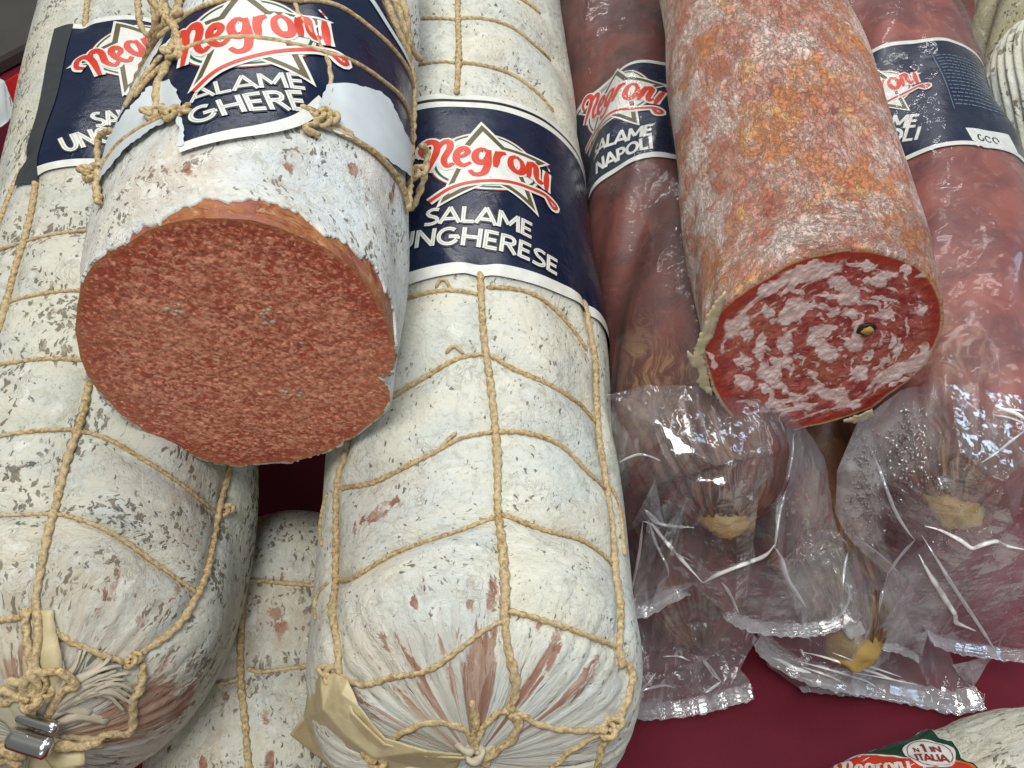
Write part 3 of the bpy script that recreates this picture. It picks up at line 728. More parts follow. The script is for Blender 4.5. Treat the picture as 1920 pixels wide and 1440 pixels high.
stube(A, [(100, 1390, .005), (140, 1388, .004), (190, 1378, .002), (232, 1368, .002), (236, 1320, .002), (252, 1290, .002), (258, 1245, .0015)], .0013, tA)
stube(A, [(-20, 1300, .001), (20, 1314, .002), (45, 1330, .003), (60, 1350, .004)], .0012, tA, lobes=0)
stube(A, [(20, 1290, .003), (45, 1305, .005), (62, 1290, .005), (80, 1300, .005), (74, 1322, .005), (50, 1318, .005)], .0010, tA, lobes=0)
tz = A.A[-1][2]
ctube([(-20, 1402, tz), (20, 1409, tz), (52, 1416, tz)], .0022, tA)
ctube([(-20, 1428, tz-.004), (15, 1422, tz-.004), (42, 1432, tz-.004)], .0018, tA)
ctube([(100, 1398, tz+.001), (150, 1400, tz-.001), (190, 1392, tz-.002)], .0014, tA)
ribbon('amber_strip', [at(75, 1400, tz-.004), at(90, 1425, tz-.008), at(108, 1455, tz-.014)], [.006, .012, .014], M['amber'], tA, cup=.1, rag=.0004)
ribbon('amber_strip', [at(80, 1405, tz-.002), at(120, 1425, tz-.004), at(160, 1420, tz-.004)], [.003, .007, .004], M['amber'], tA, cup=.2, rag=.0004)
knot(onS(A, [(62, 1318, .004)])[0], .0036, tA); knot(onS(A, [(66, 1350, .004)])[0], .0030, tA); knot(onS(A, [(245, 1238, .001)])[0], .0022, tA); knot(onS(A, [(418, 957, .001)])[0], .0022, tA)
# metal clip
c0 = at(20, 1368, A.A[-1][2]+.006); c1 = at(98, 1392, A.A[-1][2]+.006)
def bar(name, a, b, w, h, mat, parent, off=(0, 0, 0), gr=0.):
    a = np.array(a)+np.array(off); b = np.array(b)+np.array(off); n = 12; k = 14
    ax = np.linspace(0, 1, k); T = (b-a); Ln = np.linalg.norm(T); T /= Ln; S_ = np.cross(T, [0, 0, 1]); S_ /= np.linalg.norm(S_); N = np.cross(S_, T)
    an = np.linspace(0, 2*math.pi, n, endpoint=False); V = []
    for x in ax:
        e = min(1, .55+min(x, 1-x)*9)
        V.append(a+T*Ln*x+S_*(np.cos(an)*w*e)[:, None]+N*(np.sin(an)*h*e)[:, None])
    V = np.array(V).reshape(-1, 3)
    return mesh(name, V, grid_faces(k, n, True).tolist()+[list(range(n))[::-1], [(k-1)*n+i for i in range(n)]], mat, parent)
clip = bar('metal_clip', c0, c1, .0030, .0022, M['metal'], tA, off=(0, -.0018, 0))
bar('clip_prong', c0, c1, .0017, .0016, M['metal'], clip, off=(.001, .0034, .001))

# ---- centre netted salami
B = Sausage([(858, -220, .13), (862, 0, .13), (880, 650, .13), (888, 1100, .126), (891, 1270, .132), (888, 1425, .152)], .0502, cap=.045, capexp=3.0, smooth=.02, rmin=.0006, wob=.0009, seed=8)
B_long = [[(862, -60), (857, 0), (861, 90), (856, 172)],
          [(900, 505), (908, 620), (920, 720), (932, 850), (938, 960), (948, 1080), (952, 1200), (958, 1335)],
          [(1100, 560), (1113, 620), (1125, 700), (1131, 830), (1145, 900), (1158, 1000), (1165, 1100), (1168, 1200), (1176, 1250)],
          [(655, 780), (640, 850), (626, 900), (621, 1000), (620, 1090), (624, 1180), (628, 1268)]]
B_hoop = [[(700, 575), (760, 553), (830, 538), (860, 540), (898, 545)], [(912, 532), (1000, 545), (1060, 590), (1110, 655)],
          [(690, 768), (740, 733), (800, 700), (860, 665), (912, 660)], [(920, 658), (970, 690), (1040, 720), (1100, 760), (1126, 792)],
          [(630, 915), (700, 900), (800, 850), (860, 820), (930, 803)], [(934, 803), (1000, 810), (1060, 835), (1110, 880), (1145, 915)],
          [(620, 1082), (660, 1075), (740, 1030), (840, 995), (920, 968), (940, 960)], [(940, 958), (1010, 985), (1100, 1010), (1158, 1055)],
          [(628, 1262), (650, 1278), (690, 1280), (780, 1250), (860, 1210), (950, 1152)], [(950, 1138), (1040, 1160), (1110, 1185), (1168, 1210)],
          [(700, 130), (780, 114), (855, 112)], [(862, 112), (950, 130), (1010, 165), (1045, 205)], [(760, 32), (820, 28), (857, 30)], [(860, 28), (960, 42), (1010, 80), (1040, 110)],
          [(864, -30), (960, -20), (1020, 20)]]
Bp = [cord_path(B, p) for p in B_long+B_hoop]
B.press(Bp, .0018, .0036, .0016)
B.extra = pleats(B, B.L-.042, 46, .0012); B._grid = None
tB = thing('netted_salami', B.A[len(B.A)//2]-np.array([0, 0, .05]), 'white netted salami in the middle, navy label and pleated lower end in full view', 'salami', G_NET)
B.skin('casing', M['mould_b'], tB, ns=560, nt=440, attrs={
    'stain': B.stain([(700, 965, 12, 4.0, .75), (735, 940, 4, 3, .75), (665, 990, 4, 4, .5), (925, 1115, 2.6, 8, .8), (905, 1265, 8, 9, .95), (880, 1290, 6, 8, .8), (840, 1250, 4, 5, .6), (800, 1300, 5, 9, .7), (770, 1320, 4, 9, .7), (700, 1320, 4, 8, .7), (830, 1330, 5, 8, .6), (905, 1330, 5, 5, .6),
                      (1000, 1275, 4, 10, .85), (1080, 1290, 4, 9, .85), (1055, 1310, 4, 5, .6), (1010, 1180, 2, 4, .7), (712, 1185, 1.5, 3, .8), (775, 1130, 1.5, 2, .8), (880, 1135, 1.6, 2, .7), (965, 1290, 3, 5, .5), (720, 1360, 5, 5, .6), (765, 1215, 2, 3, .6)]),
    'tint': B.stain([(800, 1290, 34, 14, .55), (760, 590, 8, 16, .4), (1010, 760, 9, 6, .3), (1060, 980, 4, 10, .3), (990, 1400, 30, 14, .6), (640, 850, 9, 14, .35)])})
for p in Bp[:4]: lay(B, 'lengthwise_cord', p, .0018, tB, 2, .0040)
for p in Bp[4:]: lay(B, 'hoop_cord', p, .00105, tB, 2, .0030)
for p in [[(614, 925), (598, 960), (594, 990), (604, 1022)], [(616, 1092), (592, 1118), (588, 1140), (592, 1160)], [(1140, 905), (1165, 960), (1172, 1040)]]:
    lay(B, 'slack_cord', cord_path(B, p), .0009, tB, 0)
lay(B, 'lengthwise_cord', cord_path(B, [(1176, 1245), (1184, 1265), (1180, 1290), (1168, 1330), (1150, 1360), (1125, 1400), (1110, 1450)]), .0017, tB)
lay(B, 'hoop_cord', cord_path(B, [(958, 1333), (1000, 1352), (1050, 1366), (1100, 1372), (1136, 1366)]), .0014, tB)
lay(B, 'hoop_cord', cord_path(B, [(735, 1420), (800, 1411), (880, 1390), (925, 1372), (955, 1340)]), .0014, tB)
lay(B, 'hoop_cord', cord_path(B, [(1136, 1368), (1090, 1392), (1040, 1425), (1010, 1450)]), .0011, tB)
lay(B, 'lengthwise_cord', cord_path(B, [(957, 1332), (944, 1360), (932, 1390), (915, 1420), (900, 1460)]), .0022, tB, 2, .0062)
lay(B, 'lengthwise_cord', cord_path(B, [(628, 1265), (650, 1320), (690, 1375), (725, 1420), (722, 1460)]), .0015, tB)
# loose curls where the hoops meet the lengthwise cord
for p in [[(846, 545), (838, 528), (826, 526), (818, 540)], [(870, 662), (850, 650), (835, 662)], [(858, 812), (838, 826), (826, 840)]]:
    lay(B, 'slack_cord', cord_path(B, p), .0008, tB, 0)
knot(B.pos(*B.pick(728, 1424), .002), .003, tB); knot(B.pos(*B.pick(1134, 1366), .0015), .003, tB); knot(B.pos(*B.pick(628, 1263), .001), .0026, tB)
kk = knot(B.pos(*B.pick(886, 1412), .003), .0034, tB, mat=M['tassel'])
lay(B, 'cord_end', cord_path(B, [(887, 1350), (884, 1380), (884, 1398)]), .0019, tB, 2, .008, lift=1.0, mat=M['cord'])
# navy label
vt, _ = B.pick(850, 202); vb, _ = B.pick(850, 494)
lb = band(B, 'label', M['navy'], tB, vt-.0082, vb+.0042, -1.95, 1.85, .0009,
          [(vt-.0082, vt-.0052, M['white']), (vt-.0052, vt-.0034, M['ink']), (vt-.0034, vt, M['white']), (vb, vb+.0042, M['white'])])
L = Layer(); p0 = lab(B, 793, 327); p1 = lab(B, 1026, 362); emblem(L, p0, p1, 0, tilt=-6); L.build('emblem', lb, onto(B, .00115))
L = Layer(); text(L, 'SALAME', lab(B, 795, 428), lab(B, 998, 452), .0072, 0)
text(L, 'NGHERESE', lab(B, 779, 470), lab(B, 1043, 520), .0074, .00001, pre='U'); L.build('lettering', lb, onto(B, .00115))
# amber paper-like casing end at the lower left
def sheet(name, pts, tris_outline, mat, parent, cuts=4, amp=.0006, sc=120, thick=0, flat_=False, crease=None, fog=None):
    """pts: (px,py,z); outline = ordered indices; the rest are inner control points"""
    W = np.array([at(a, b, c) for a, b, c in pts]); n = len(W)
    k = 200.0
    P2 = [Vector((w[0]*k, w[1]*k)) for w in W]; ol = list(tris_outline)
    ed = [(ol[i], ol[(i+1) % len(ol)]) for i in range(len(ol))]+(crease or [])
    r = delaunay_2d_cdt(P2, ed, [ol], 1, 1e-6)
    V = []
    for i, p in enumerate(r[0]):
        og = r[3][i]
        if og: V.append(W[og[0]])
        else:
            d = np.hypot(W[:, 0]-p.x/k, W[:, 1]-p.y/k)+1e-9; w = 1/d**2; V.append(np.array([p.x/k, p.y/k, (w*W[:, 2]).sum()/w.sum()]))
    V = np.array(V); Fc = [list(f) for f in r[2]]
    for c in range(cuts):
        mid = {}; VV = V.tolist(); NF = []
        def m_(a, b):
            key = (min(a, b), max(a, b))
            if key not in mid: mid[key] = len(VV); VV.append(((V[a]+V[b])/2).tolist())
            return mid[key]
        for a, b, d in Fc:
            x, y, z = m_(a, b), m_(b, d), m_(d, a); NF += [[a, x, z], [x, b, y], [z, y, d], [x, y, z]]
        V = np.array(VV); Fc = NF
    h = (fbm(V[:, 0]*sc, V[:, 1]*sc, 11)-.5)*2+(np.abs(fbm(V[:, 0]*sc*1.9+7, V[:, 1]*sc*1.2, 23)-.5)*-2.4)
    V[:, 2] += amp*h; V[:, 0] += amp*.5*(vnoise(V[:, 0]*sc*2, V[:, 1]*sc*2, 31)-.5)
    e = 1e-5
    at_ = None
    if fog is not None:
        x, y, _ = proj(V); g_ = np.zeros(len(V))
        for cx, cy, rx, ry, k_ in fog: g_ = np.maximum(g_, k_*np.clip(1.6-1.3*np.hypot((x-cx)/rx, (y-cy)/ry)+.5*(vnoise(x/25, y/25, 5)-.5), 0, 1))
        at_ = {'fog': g_}
    o = mesh(name, V, Fc, mat, parent, smooth=not flat_, uv=V[:, :2], attrs=at_)
    if thick: sd = o.modifiers.new('solid', 'SOLIDIFY'); sd.thickness = thick
    return o
def zS(S, x, y, o): return S.pos(*S.pick(x, y), o)[2]
ap1 = [(628, 1262, .001), (652, 1275, .003), (672, 1325, .004), (722, 1385, .004), (800, 1408, .004), (866, 1416, .003), (850, 1455, -.005), (700, 1465, -.01), (640, 1460, -.02), (596, 1420, -.02), (545, 1378, -.012), (570, 1345, -.006), (576, 1300, -.002), (602, 1266, .001), (606, 1330, .006), (640, 1300, .006), (650, 1380, .004), (700, 1420, .003)]
sheet('amber_casing_end', [(x, y, zS(B, x, y, 0)+.001+max(o, 0) if o > 0 else zS(B, x, y, 0)+o) for x, y, o in ap1], range(14), M['amber'], tB, cuts=4, amp=.0012, sc=75, thick=.0004)
ap2 = [(636, 1278, .005), (662, 1338, .006), (722, 1396, .006), (800, 1418, .006), (872, 1422, .005), (800, 1445, 0), (715, 1442, 0), (650, 1400, 0), (592, 1330, -.002)]
sheet('amber_casing_end', [(x, y, zS(B, x, y, 0)+o) for x, y, o in ap2], range(9), M['amber'], tB, cuts=4, amp=.0008, sc=75, thick=.0004)

# ---- salami lying below, between the two
C = Sausage([(578, 995, .05), (570, 1080, .05), (545, 1400, .05), (525, 1700, .05)], .0502, cap=.05, wob=.0012, seed=15)
C_l = [[(470, 900), (464, 1010), (459, 1100), (452, 1180), (450, 1260), (458, 1360), (466, 1450)]]
C_h = [[(430, 1090), (463, 1086), (520, 1090), (590, 1096), (660, 1110)], [(462, 1250), (480, 1258), (520, 1254), (600, 1246), (680, 1250)], [(400, 1282), (430, 1276), (452, 1266)]]
Cp = [cord_path(C, p) for p in C_l+C_h]; C.press(Cp, .0014, .0036, .001)
tC = thing('netted_salami', C.A[len(C.A)//2]-np.array([0, 0, .05]), 'white mould salami lying lower in the shaded gap beneath the sliced one', 'salami', G_NET)
C.skin('casing', M['mould_a'], tC, ns=420, nt=360, attrs={'stain': C.stain([(515, 1148, 3.2, 3, 1), (528, 1180, 3, 4, 1), (500, 1340, 4, 4, .6), (420, 1300, 6, 4, .4), (505, 1430, 2, 6, .9), (385, 1430, 3, 6, .6)]), 'tint': C.stain([(520, 1170, 40, 25, .7), (440, 1180, 6, 60, .9)])})
for p in Cp[:1]: lay(C, 'lengthwise_cord', p, .0017, tC, 2, .0040)
for p in Cp[1:]: lay(C, 'hoop_cord', p, .0012, tC, 2, .0030)

# ---- far left edge salami with dark striped label
D = Sausage([(-138, 300, .062), (-158, 400, .062), (-195, 560, .062), (-250, 1000, .062)], .05, cap=.05, wob=.001, seed=21)
tD = thing('netted_salami', D.A[len(D.A)//2]-np.array([0, 0, .05]), 'mostly hidden white salami at far left edge with finely striped dark label', 'salami', G_NET)
D.skin('casing', M['mould_a'], tD, ns=260, nt=200)
vt, _ = D.pick(10, 395); vb, _ = D.pick(-20, 560)
lb = band(D, 'label', M['navy_dull'], tD, vt, vb+.02, -1.7, 1.9, .0009, [(vt, vt+.003, M['white'])])
L = Layer()
for k in range(14):
    v = vt+.008+k*.0017
    L.stroke([(.02, -v), (.10, -v)], .0005, M['blue_print'], 0)
L.build('small_print', lb, onto(D, .0011))

# ================================================================== SLICED SALAMI ON TOP
zp = lambda L_, ox, oy, k: [(ox+a*k, oy+b*k) for a, b in L_]
face1 = zp([(105, 720), (115, 600), (150, 470), (200, 390), (300, 322), (365, 296), (450, 240), (560, 200), (680, 178), (820, 178), (950, 185), (1080, 220), (1200, 270), (1330, 330), (1450, 420), (1530, 520), (1590, 620), (1625, 720), (1650, 800), (1645, 880), (1630, 930), (1600, 945), (1566, 942), (1596, 968), (1620, 1000), (1625, 1060), (1590, 1120), (1500, 1190), (1440, 1238), (1398, 1246), (1390, 1270), (1300, 1310), (1150, 1355), (1050, 1355), (900, 1372), (780, 1360), (640, 1310), (520, 1250), (430, 1200), (330, 1130), (240, 1040), (170, 950), (130, 850)], 100, 340, .389)
casing1 = zp([(140, 500), (200, 392), (300, 318), (345, 318), (365, 290), (400, 245), (450, 225), (500, 198), (545, 185), (600, 150), (640, 118), (660, 128), (740, 92), (860, 97), (940, 90), (1000, 98), (1080, 108), (1120, 135), (1200, 170), (1300, 248), (1400, 290), (1480, 350), (1520, 372), (1570, 450), (1600, 520), (1622, 570), (1640, 640), (1662, 720), (1668, 790), (1655, 870)], 100, 340, .389)
pn = np.array([0, -.992, .124]); pp = np.array([-.08, .1343, .205])
K1 = Sausage([(700, -330, .207), (604, 0, .205), (560, 110, .205), (533, 213, .205), (504, 340, .205), (446, 655, .205)], [.026, .028, .0345, .0425, .0438, .044], cut=(face1, pp, pn, .022), wob=.0011, seed=31)
K1.R0 = .046
ce = K1.picks(casing1); ce = ce[np.argsort(ce[:, 1])]
def edge1(t):
    e = np.interp(t, ce[:, 1], ce[:, 0], left=K1.L, right=K1.L)
    e = np.where((t < ce[0, 1]-.02) | (t > ce[-1, 1]+.02), K1.L+.0004, e)
    return np.minimum(e+.0026*(vnoise(t*22, t*0, 3)-.5)+.0014*(vnoise(t*75, t*0, 4)-.5), K1.L+.0012)
tK = thing('sliced_salami', K1.A[len(K1.A)//2]-np.array([0, 0, .046]), 'cut salami with wide fine grained brick red face, lying on the white netted ones', 'salami', 'cut salami on top of the pile')
K1_c = [[(330, -40), (333, 30), (334, 60), (325, 120), (302, 165), (300, 222)],
        [(545, -30), (560, 30), (585, 65), (610, 110), (620, 170), (612, 210), (602, 240)],
        [(715, -20), (735, 40), (752, 80), (768, 130), (776, 200), (786, 260), (790, 310), (776, 370), (762, 396)],
        [(185, 320), (188, 350), (192, 385)]]
K1_h = [[(262, 190), (300, 140), (345, 104), (430, 84), (520, 88), (560, 95), (630, 112), (700, 150), (760, 215), (792, 275)],
        [(300, 75), (345, 40), (440, 10), (545, 8), (640, 25), (720, 85), (772, 170)],
        [(200, 322), (235, 275), (290, 236), (335, 224), (365, 205)],
        [(600, 240), (650, 262), (700, 295), (740, 340), (764, 390)],
        [(246, 210), (280, 150), (310, 110)]]
Kp = [cord_path(K1, p) for p in K1_c+K1_h]; K1.press(Kp[:4], .0007, .003, .0004)
K1.skin('casing', M['mould_c'], tK, off=.0006, ns=420, nt=520, vend=edge1, lip=-.0004, attrs={
    'stain': K1.stain([(660, 318, 2.6, 3, 1), (540, 320, 3, 6, .6), (545, 290, 2.5, 5, .5), (360, 318, 5, 4, .65), (735, 370, 3, 8, .6), (500, 190, 1, 1, .1), (690, 360, 3, 9, .45)]),
    'tint': K1.stain([(300, 340, 14, 22, .8), (360, 310, 10, 8, .8), (545, 330, 6, 18, .6), (715, 340, 8, 24, .5)])})
meat = K1.skin('meat', M['side_meat'], tK, off=0., ns=80, nt=420, v0=K1.cut-.02, fine=lambda q: q)
def face(name, S, mat, parent, nr=150, nt=520, bulge=0., amp=.0004, attrs=None, ragged=.0003):
    t = np.linspace(-math.pi, math.pi, nt, endpoint=False)
    Q = S.pos(np.full(nt, S.L), t, 0.); r = np.linspace(0, 1, nr)**.8
    c = S.ctr; P = c+(Q-c)[None]*r[:, None, None]
    n = np.cross(Q[nt//4]-c, Q[0]-c); n /= np.linalg.norm(n)
    if n@(CAM-c) < 0: n = -n
    e1 = Q[nt//4*3]-c; e1 -= n*(e1@n); e1 /= np.linalg.norm(e1); e2 = np.cross(n, e1)
    u = (P-c)@e1; v = (P-c)@e2; R = np.broadcast_to(r[:, None], u.shape)
    h = amp*(fbm(u*500, v*500, 9, 3)-.5)*2+bulge*(1-R**2)
    h = h*np.clip((1-R)*18, 0, 1)
    P = P+n*h[..., None]
    at_ = {'edge': R.ravel()}
    if attrs: at_.update({k: f(P, u, v, R).ravel() for k, f in attrs.items()})
    return mesh(name, P, grid_faces(nr, nt, True), mat, parent, uv=np.stack([u, v], -1).reshape(-1, 2), attrs=at_)
face('cut_face', K1, M['fine_meat'], tK, bulge=.001)
# two small holes / crumbs in the face
for (x, y) in [(330, 578), (500, 590), (545, 735)]:
    for k in range(7):
        px, py = x+rng.normal(0, 9), y+rng.normal(0, 7)
        d = ray(px, py); q = CAM+d*(((K1.ctr-CAM)@pn)/(d@pn)); r0 = .0003+.0004*rng.random()
        a = np.linspace(0, 2*math.pi, 9, endpoint=False); V = [q+pn*(.0014)]
        V += [q+pn*.0006+r0*1.5*(np.cos(b)*np.array([1, 0, 0])+np.sin(b)*np.array([0, .124, .992])*.6)*(1+.5*rng.random()) for b in a]
        cr = mesh('fat_crumb', V, [[0, i+1, (i+1) % 9+1] for i in range(9)], M['tassel'], tK, uv=np.array(V)[:, :2])
# torn label
navy1 = [(215, 262), (233, 220), (262, 175), (300, 105), (322, 60), (350, 35), (420, 0), (470, -40), (690, -40), (725, 30), (760, 120), (785, 230), (792, 300), (786, 330),
         (745, 235), (722, 188), (700, 175), (650, 165), (612, 170), (598, 196), (560, 229), (500, 247), (433, 260), (342, 286), (343, 253), (336, 233), (341, 197), (325, 160), (290, 173), (240, 222), (222, 262)]
lb = patch(K1, 'torn_label', navy1, M['navy'], tK, .0016, .0022)
def strip(S, pts, w, mat, name, parent, off, lobes=0):
    q = resample(catmull([lab(S, a, b) for a, b in pts], 8), .001); L = Layer(); L.stroke(q, w, mat, 0); return L.build(name, parent, onto(S, off))
strip(K1, [(342, 289), (433, 263), (500, 250), (560, 232), (604, 196)], .0036, M['white'], 'label_border', lb, .0020)
strip(K1, [(690, 2), (740, 80), (775, 175)], .0028, M['paper'], 'label_border', lb, .0020)
L = Layer(); emblem(L, lab(K1, 338, 138), lab(K1, 618, 92), 0, tilt=5); L.build('emblem', lb, onto(K1, .0018))
L = Layer(); text(L, 'ALAME', lab(K1, 364, 204), lab(K1, 574, 178), .0060, 0, pre='')
text(L, 'GHERE', lab(K1, 364, 246), lab(K1, 578, 219), .0074, .00001, pre=''); L.build('lettering', lb, onto(K1, .0018))
def curlf(e0, e1, amt):
    e0 = np.array(e0); e1 = np.array(e1); d = e1-e0; n = np.array([-d[1], d[0]])/np.linalg.norm(d)
    return lambda v: amt*np.clip(((v-e0)@n)/.02, 0, 1)**2
patch(K1, 'torn_paper', [(325, 158), (290, 172), (240, 224), (212, 268), (198, 320), (196, 345), (215, 322), (240, 290), (290, 250), (345, 226), (346, 204), (338, 178)], M['paper'], tK, .0021, .002, jag=3)
patch(K1, 'torn_paper', [(608, 168), (650, 164), (705, 176), (722, 190), (745, 236), (770, 292), (797, 362), (790, 372), (755, 328), (700, 290), (640, 262), (596, 246), (590, 222), (600, 192)], M['paper'], tK, .0023, .002, jag=2)
patch(K1, 'torn_paper', [(340, 286), (343, 250), (336, 230), (346, 228), (352, 248), (352, 284)], M['paper'], tK, .0022, .002, jag=3)
for i, p in enumerate(Kp[:4]): lay(K1, 'lengthwise_cord', p, .0017 if i != 1 else .0012, tK, 2, .0048, lift=1.6)
for p in Kp[4:]: lay(K1, 'hoop_cord', p, .0010, tK, 0, lift=2.4)
for (x, y, r) in [(302, 224, .0026), (330, 226, .0022), (604, 236, .0026), (592, 228, .0022), (336, 112, .0024), (784, 320, .003), (186, 325, .003)]:
    knot(K1.pos(*K1.pick(x, y), .003), r, tK)
for p in [[(300, 225), (345, 222), (365, 215)], [(590, 222), (575, 214), (560, 208)], [(605, 240), (640, 250), (655, 262)], [(612, 235), (560, 250), (596, 262)]]:
    lay(K1, 'loose_cord', cord_path(K1, p), .0013, tK, 2, .004, lift=2.0)
# bundle of cord at upper left of the sliced salami
for p in [[(258, -20, .222), (262, 40, .225), (278, 66, .225), (290, 40, .228), (280, -20, .23)], [(300, -20, .24), (312, 30, .243), (296, 60, .238), (280, 100, .228), (262, 150, .215), (248, 200, .207)],
          [(318, -20, .245), (300, 20, .242), (290, 50, .238), (282, 80, .232), (270, 130, .22)], [(340, 20, .25), (300, 60, .237), (272, 110, .222), (250, 165, .21), (236, 215, .20)],
          [(276, -10, .235), (300, 20, .242), (330, 60, .248), (336, 110, .248)], [(190, 250, .19), (184, 262, .187), (184, 300, .186), (200, 305, .189), (212, 285, .193)],
          [(172, 325, .180), (190, 330, .185), (196, 350, .187), (190, 385, .185), (196, 400, .186)], [(190, 252, .19), (205, 245, .195), (222, 252, .2)]]:
    ctube(p, .0012, tK, 'loose_cord')
# knobbly loops at the right flank
for p in [[(735, -20, .228), (748, 20, .224), (760, 60, .219), (768, 90, .214)], [(752, -20, .222), (762, 30, .218), (772, 90, .210), (790, 115, .203)], [(790, 270, .197), (800, 290, .192), (796, 330, .19), (782, 372, .188), (770, 395, .187)]]:
    ctube(p, .0014, tK, 'loose_cord')

# ---- coarse cut salami
face2 = zp([(245, 830), (258, 790), (300, 730), (318, 660), (345, 590), (430, 515), (520, 448), (640, 380), (760, 302), (880, 258), (1000, 235), (1100, 215), (1250, 222), (1400, 258), (1530, 308), (1590, 360), (1640, 430), (1680, 520), (1690, 620), (1680, 700), (1650, 780), (1610, 860), (1560, 930), (1460, 1020), (1360, 1090), (1260, 1170), (1100, 1225), (980, 1260), (870, 1282), (780, 1308), (640, 1300), (520, 1290), (430, 1230), (360, 1140), (310, 1050), (280, 950)], 1240, 400, .3125)
pn2 = np.array([.172, -.977, .127]); pn2 /= np.linalg.norm(pn2); pp2 = np.array([.095, .157, .183])
K2 = Sausage([(1330, -330, .205), (1399, 0, .20), (1490, 400, .19), (1540, 650, .183)], [.033, .033, .0335, .0355, .0375], cut=(face2, pp2, pn2, .03), wob=.0012, seed=41)
K2.R0 = .04
tN = thing('sliced_salami', K2.A[len(K2.A)//2]-np.array([0, 0, .04]), 'cut orange red salami, pink marbled face with one peppercorn, lying over plastic bags', 'salami', 'cut salami on top of the pile')
def bloom(V, Tt): return np.clip(np.abs(Tt)/1.4-.35, 0, 1)+.5*np.clip(1-V/.10, 0, 1)
K2.skin('skin', M['rind'], tN, off=.0003, ns=480, nt=520, attrs={'bloom': bloom}, lip=-.0006)
fatz = [(900, 355, 170, 45, -12), (680, 450, 90, 35, -25), (1200, 315, 80, 22, 8), (1320, 385, 100, 28, -10), (1070, 430, 60, 30, 20), (1120, 500, 70, 35, -20), (790, 580, 80, 45, -45), (730, 640, 50, 28, -10), (640, 590, 40, 30, -30), (450, 680, 80, 42, -38),
        (600, 800, 28, 70, 15), (480, 880, 40, 25, 10), (980, 690, 70, 32, 0), (950, 770, 60, 45, 20), (990, 840, 60, 45, 10), (740, 790, 40, 60, -10), (750, 890, 40, 30, 0), (1180, 690, 30, 60, 15), (1170, 780, 60, 35, -10), (1130, 590, 40, 25, 10), (1330, 605, 60, 20, -5),
        (1210, 960, 50, 35, -10), (1390, 960, 100, 35, -30), (1530, 900, 60, 40, -40), (1570, 830, 35, 40, -60), (640, 980, 70, 42, 30), (720, 1040, 50, 22, 25), (490, 1020, 45, 36, 45), (620, 1055, 35, 15, 5), (1020, 1080, 110, 42, 15), (1080, 1105, 60, 38, 0),
        (850, 1155, 55, 25, 5), (680, 1140, 45, 15, -5), (640, 1220, 60, 25, 25), (520, 1140, 50, 12, 5), (560, 1190, 40, 12, 10), (910, 970, 30, 25, 0), (1560, 590, 35, 30, 0), (1480, 350, 20, 40, -20), (1560, 370, 25, 12, -45), (1340, 510, 80, 14, 10),
        (300, 880, 20, 45, -30), (820, 470, 40, 15, 0), (1390, 770, 22, 40, 20), (1420, 830, 12, 60, 20), (1330, 900, 14, 60, 30), (810, 1080, 35, 12, 10), (1150, 1140, 50, 22, 0), (520, 720, 24, 30, 20), (860, 560, 60, 16, -30), (1000, 500, 60, 10, 0), (700, 930, 18, 50, -20), (940, 1010, 50, 10, 15), (1260, 860, 14, 36, 25), (1480, 680, 12, 60, 10), (1430, 1010, 60, 12, -35)]
def fat_attr(P, u, v, R):
    x, y, _ = proj(P.reshape(-1, 3)); x = (x-1240)/.3125; y = (y-400)/.3125
    x = x+46*(fbm(x/55, y/55, 51)-.5)*2; y = y+34*(fbm(x/55+40, y/55, 52)-.5)*2
    o = np.zeros(x.shape)
    for cx, cy, rx, ry, a in fatz:
        c, s_ = math.cos(math.radians(a)), math.sin(math.radians(a)); dx, dy = x-cx, y-cy
        q = np.hypot((dx*c+dy*s_)/rx, (-dx*s_+dy*c)/ry); o = np.maximum(o, np.clip(1.42-.80*q, 0, 1))
    th = np.arctan2(v, u).ravel(); rr = R.ravel()
    st = fbm(rr*16+vnoise(np.cos(th)*3, np.sin(th)*3, 61)*3, th*3.2+rr*3, 62, 3)
    st2 = fbm(x/28, y/22, 63, 3)
    o = np.maximum(o, np.clip((st-.53)*3.4, 0, .62)*np.clip((.93-rr)*12, 0, 1)); o = np.maximum(o, np.clip((st2-.57)*3.4, 0, .55)*np.clip((.93-rr)*12, 0, 1))
    return o
fc2 = face('cut_face', K2, M['coarse_meat'], tN, nr=260, nt=760, amp=.0004, attrs={'fat': fat_attr})
# peppercorn
d = ray(1623, 616); q = CAM+d*(((K2.ctr-CAM)@pn2)/(d@pn2))+pn2*.0002
def pebble(name, c, rx, ry, rz, mat, parent, seed=1, n=16, m=24, nrm=None):
    a = np.linspace(0.02, math.pi-.02, n); b = np.linspace(0, 2*math.pi, m, endpoint=False); Aa, Bb = np.meshgrid(a, b, indexing='ij')
    V = np.stack([np.sin(Aa)*np.cos(Bb)*rx, np.cos(Aa)*ry, np.sin(Aa)*np.sin(Bb)*rz], -1)
    V *= (1+.28*(fbm(V[..., 0]/rx*2+5, V[..., 2]/rz*2+V[..., 1]/ry*2+9, seed)-.5)*2)[..., None]
    return mesh(name, V+c, grid_faces(n, m, True), mat, parent)
pc = pebble('peppercorn', q, .0034, .0012, .0028, M['black_pepper'], tN, 5)
pebble('peppercorn_core', q+np.array([.0003, -.0007, .0003]), .0021, .0011, .0018, M['pepper_core'], pc, 8)
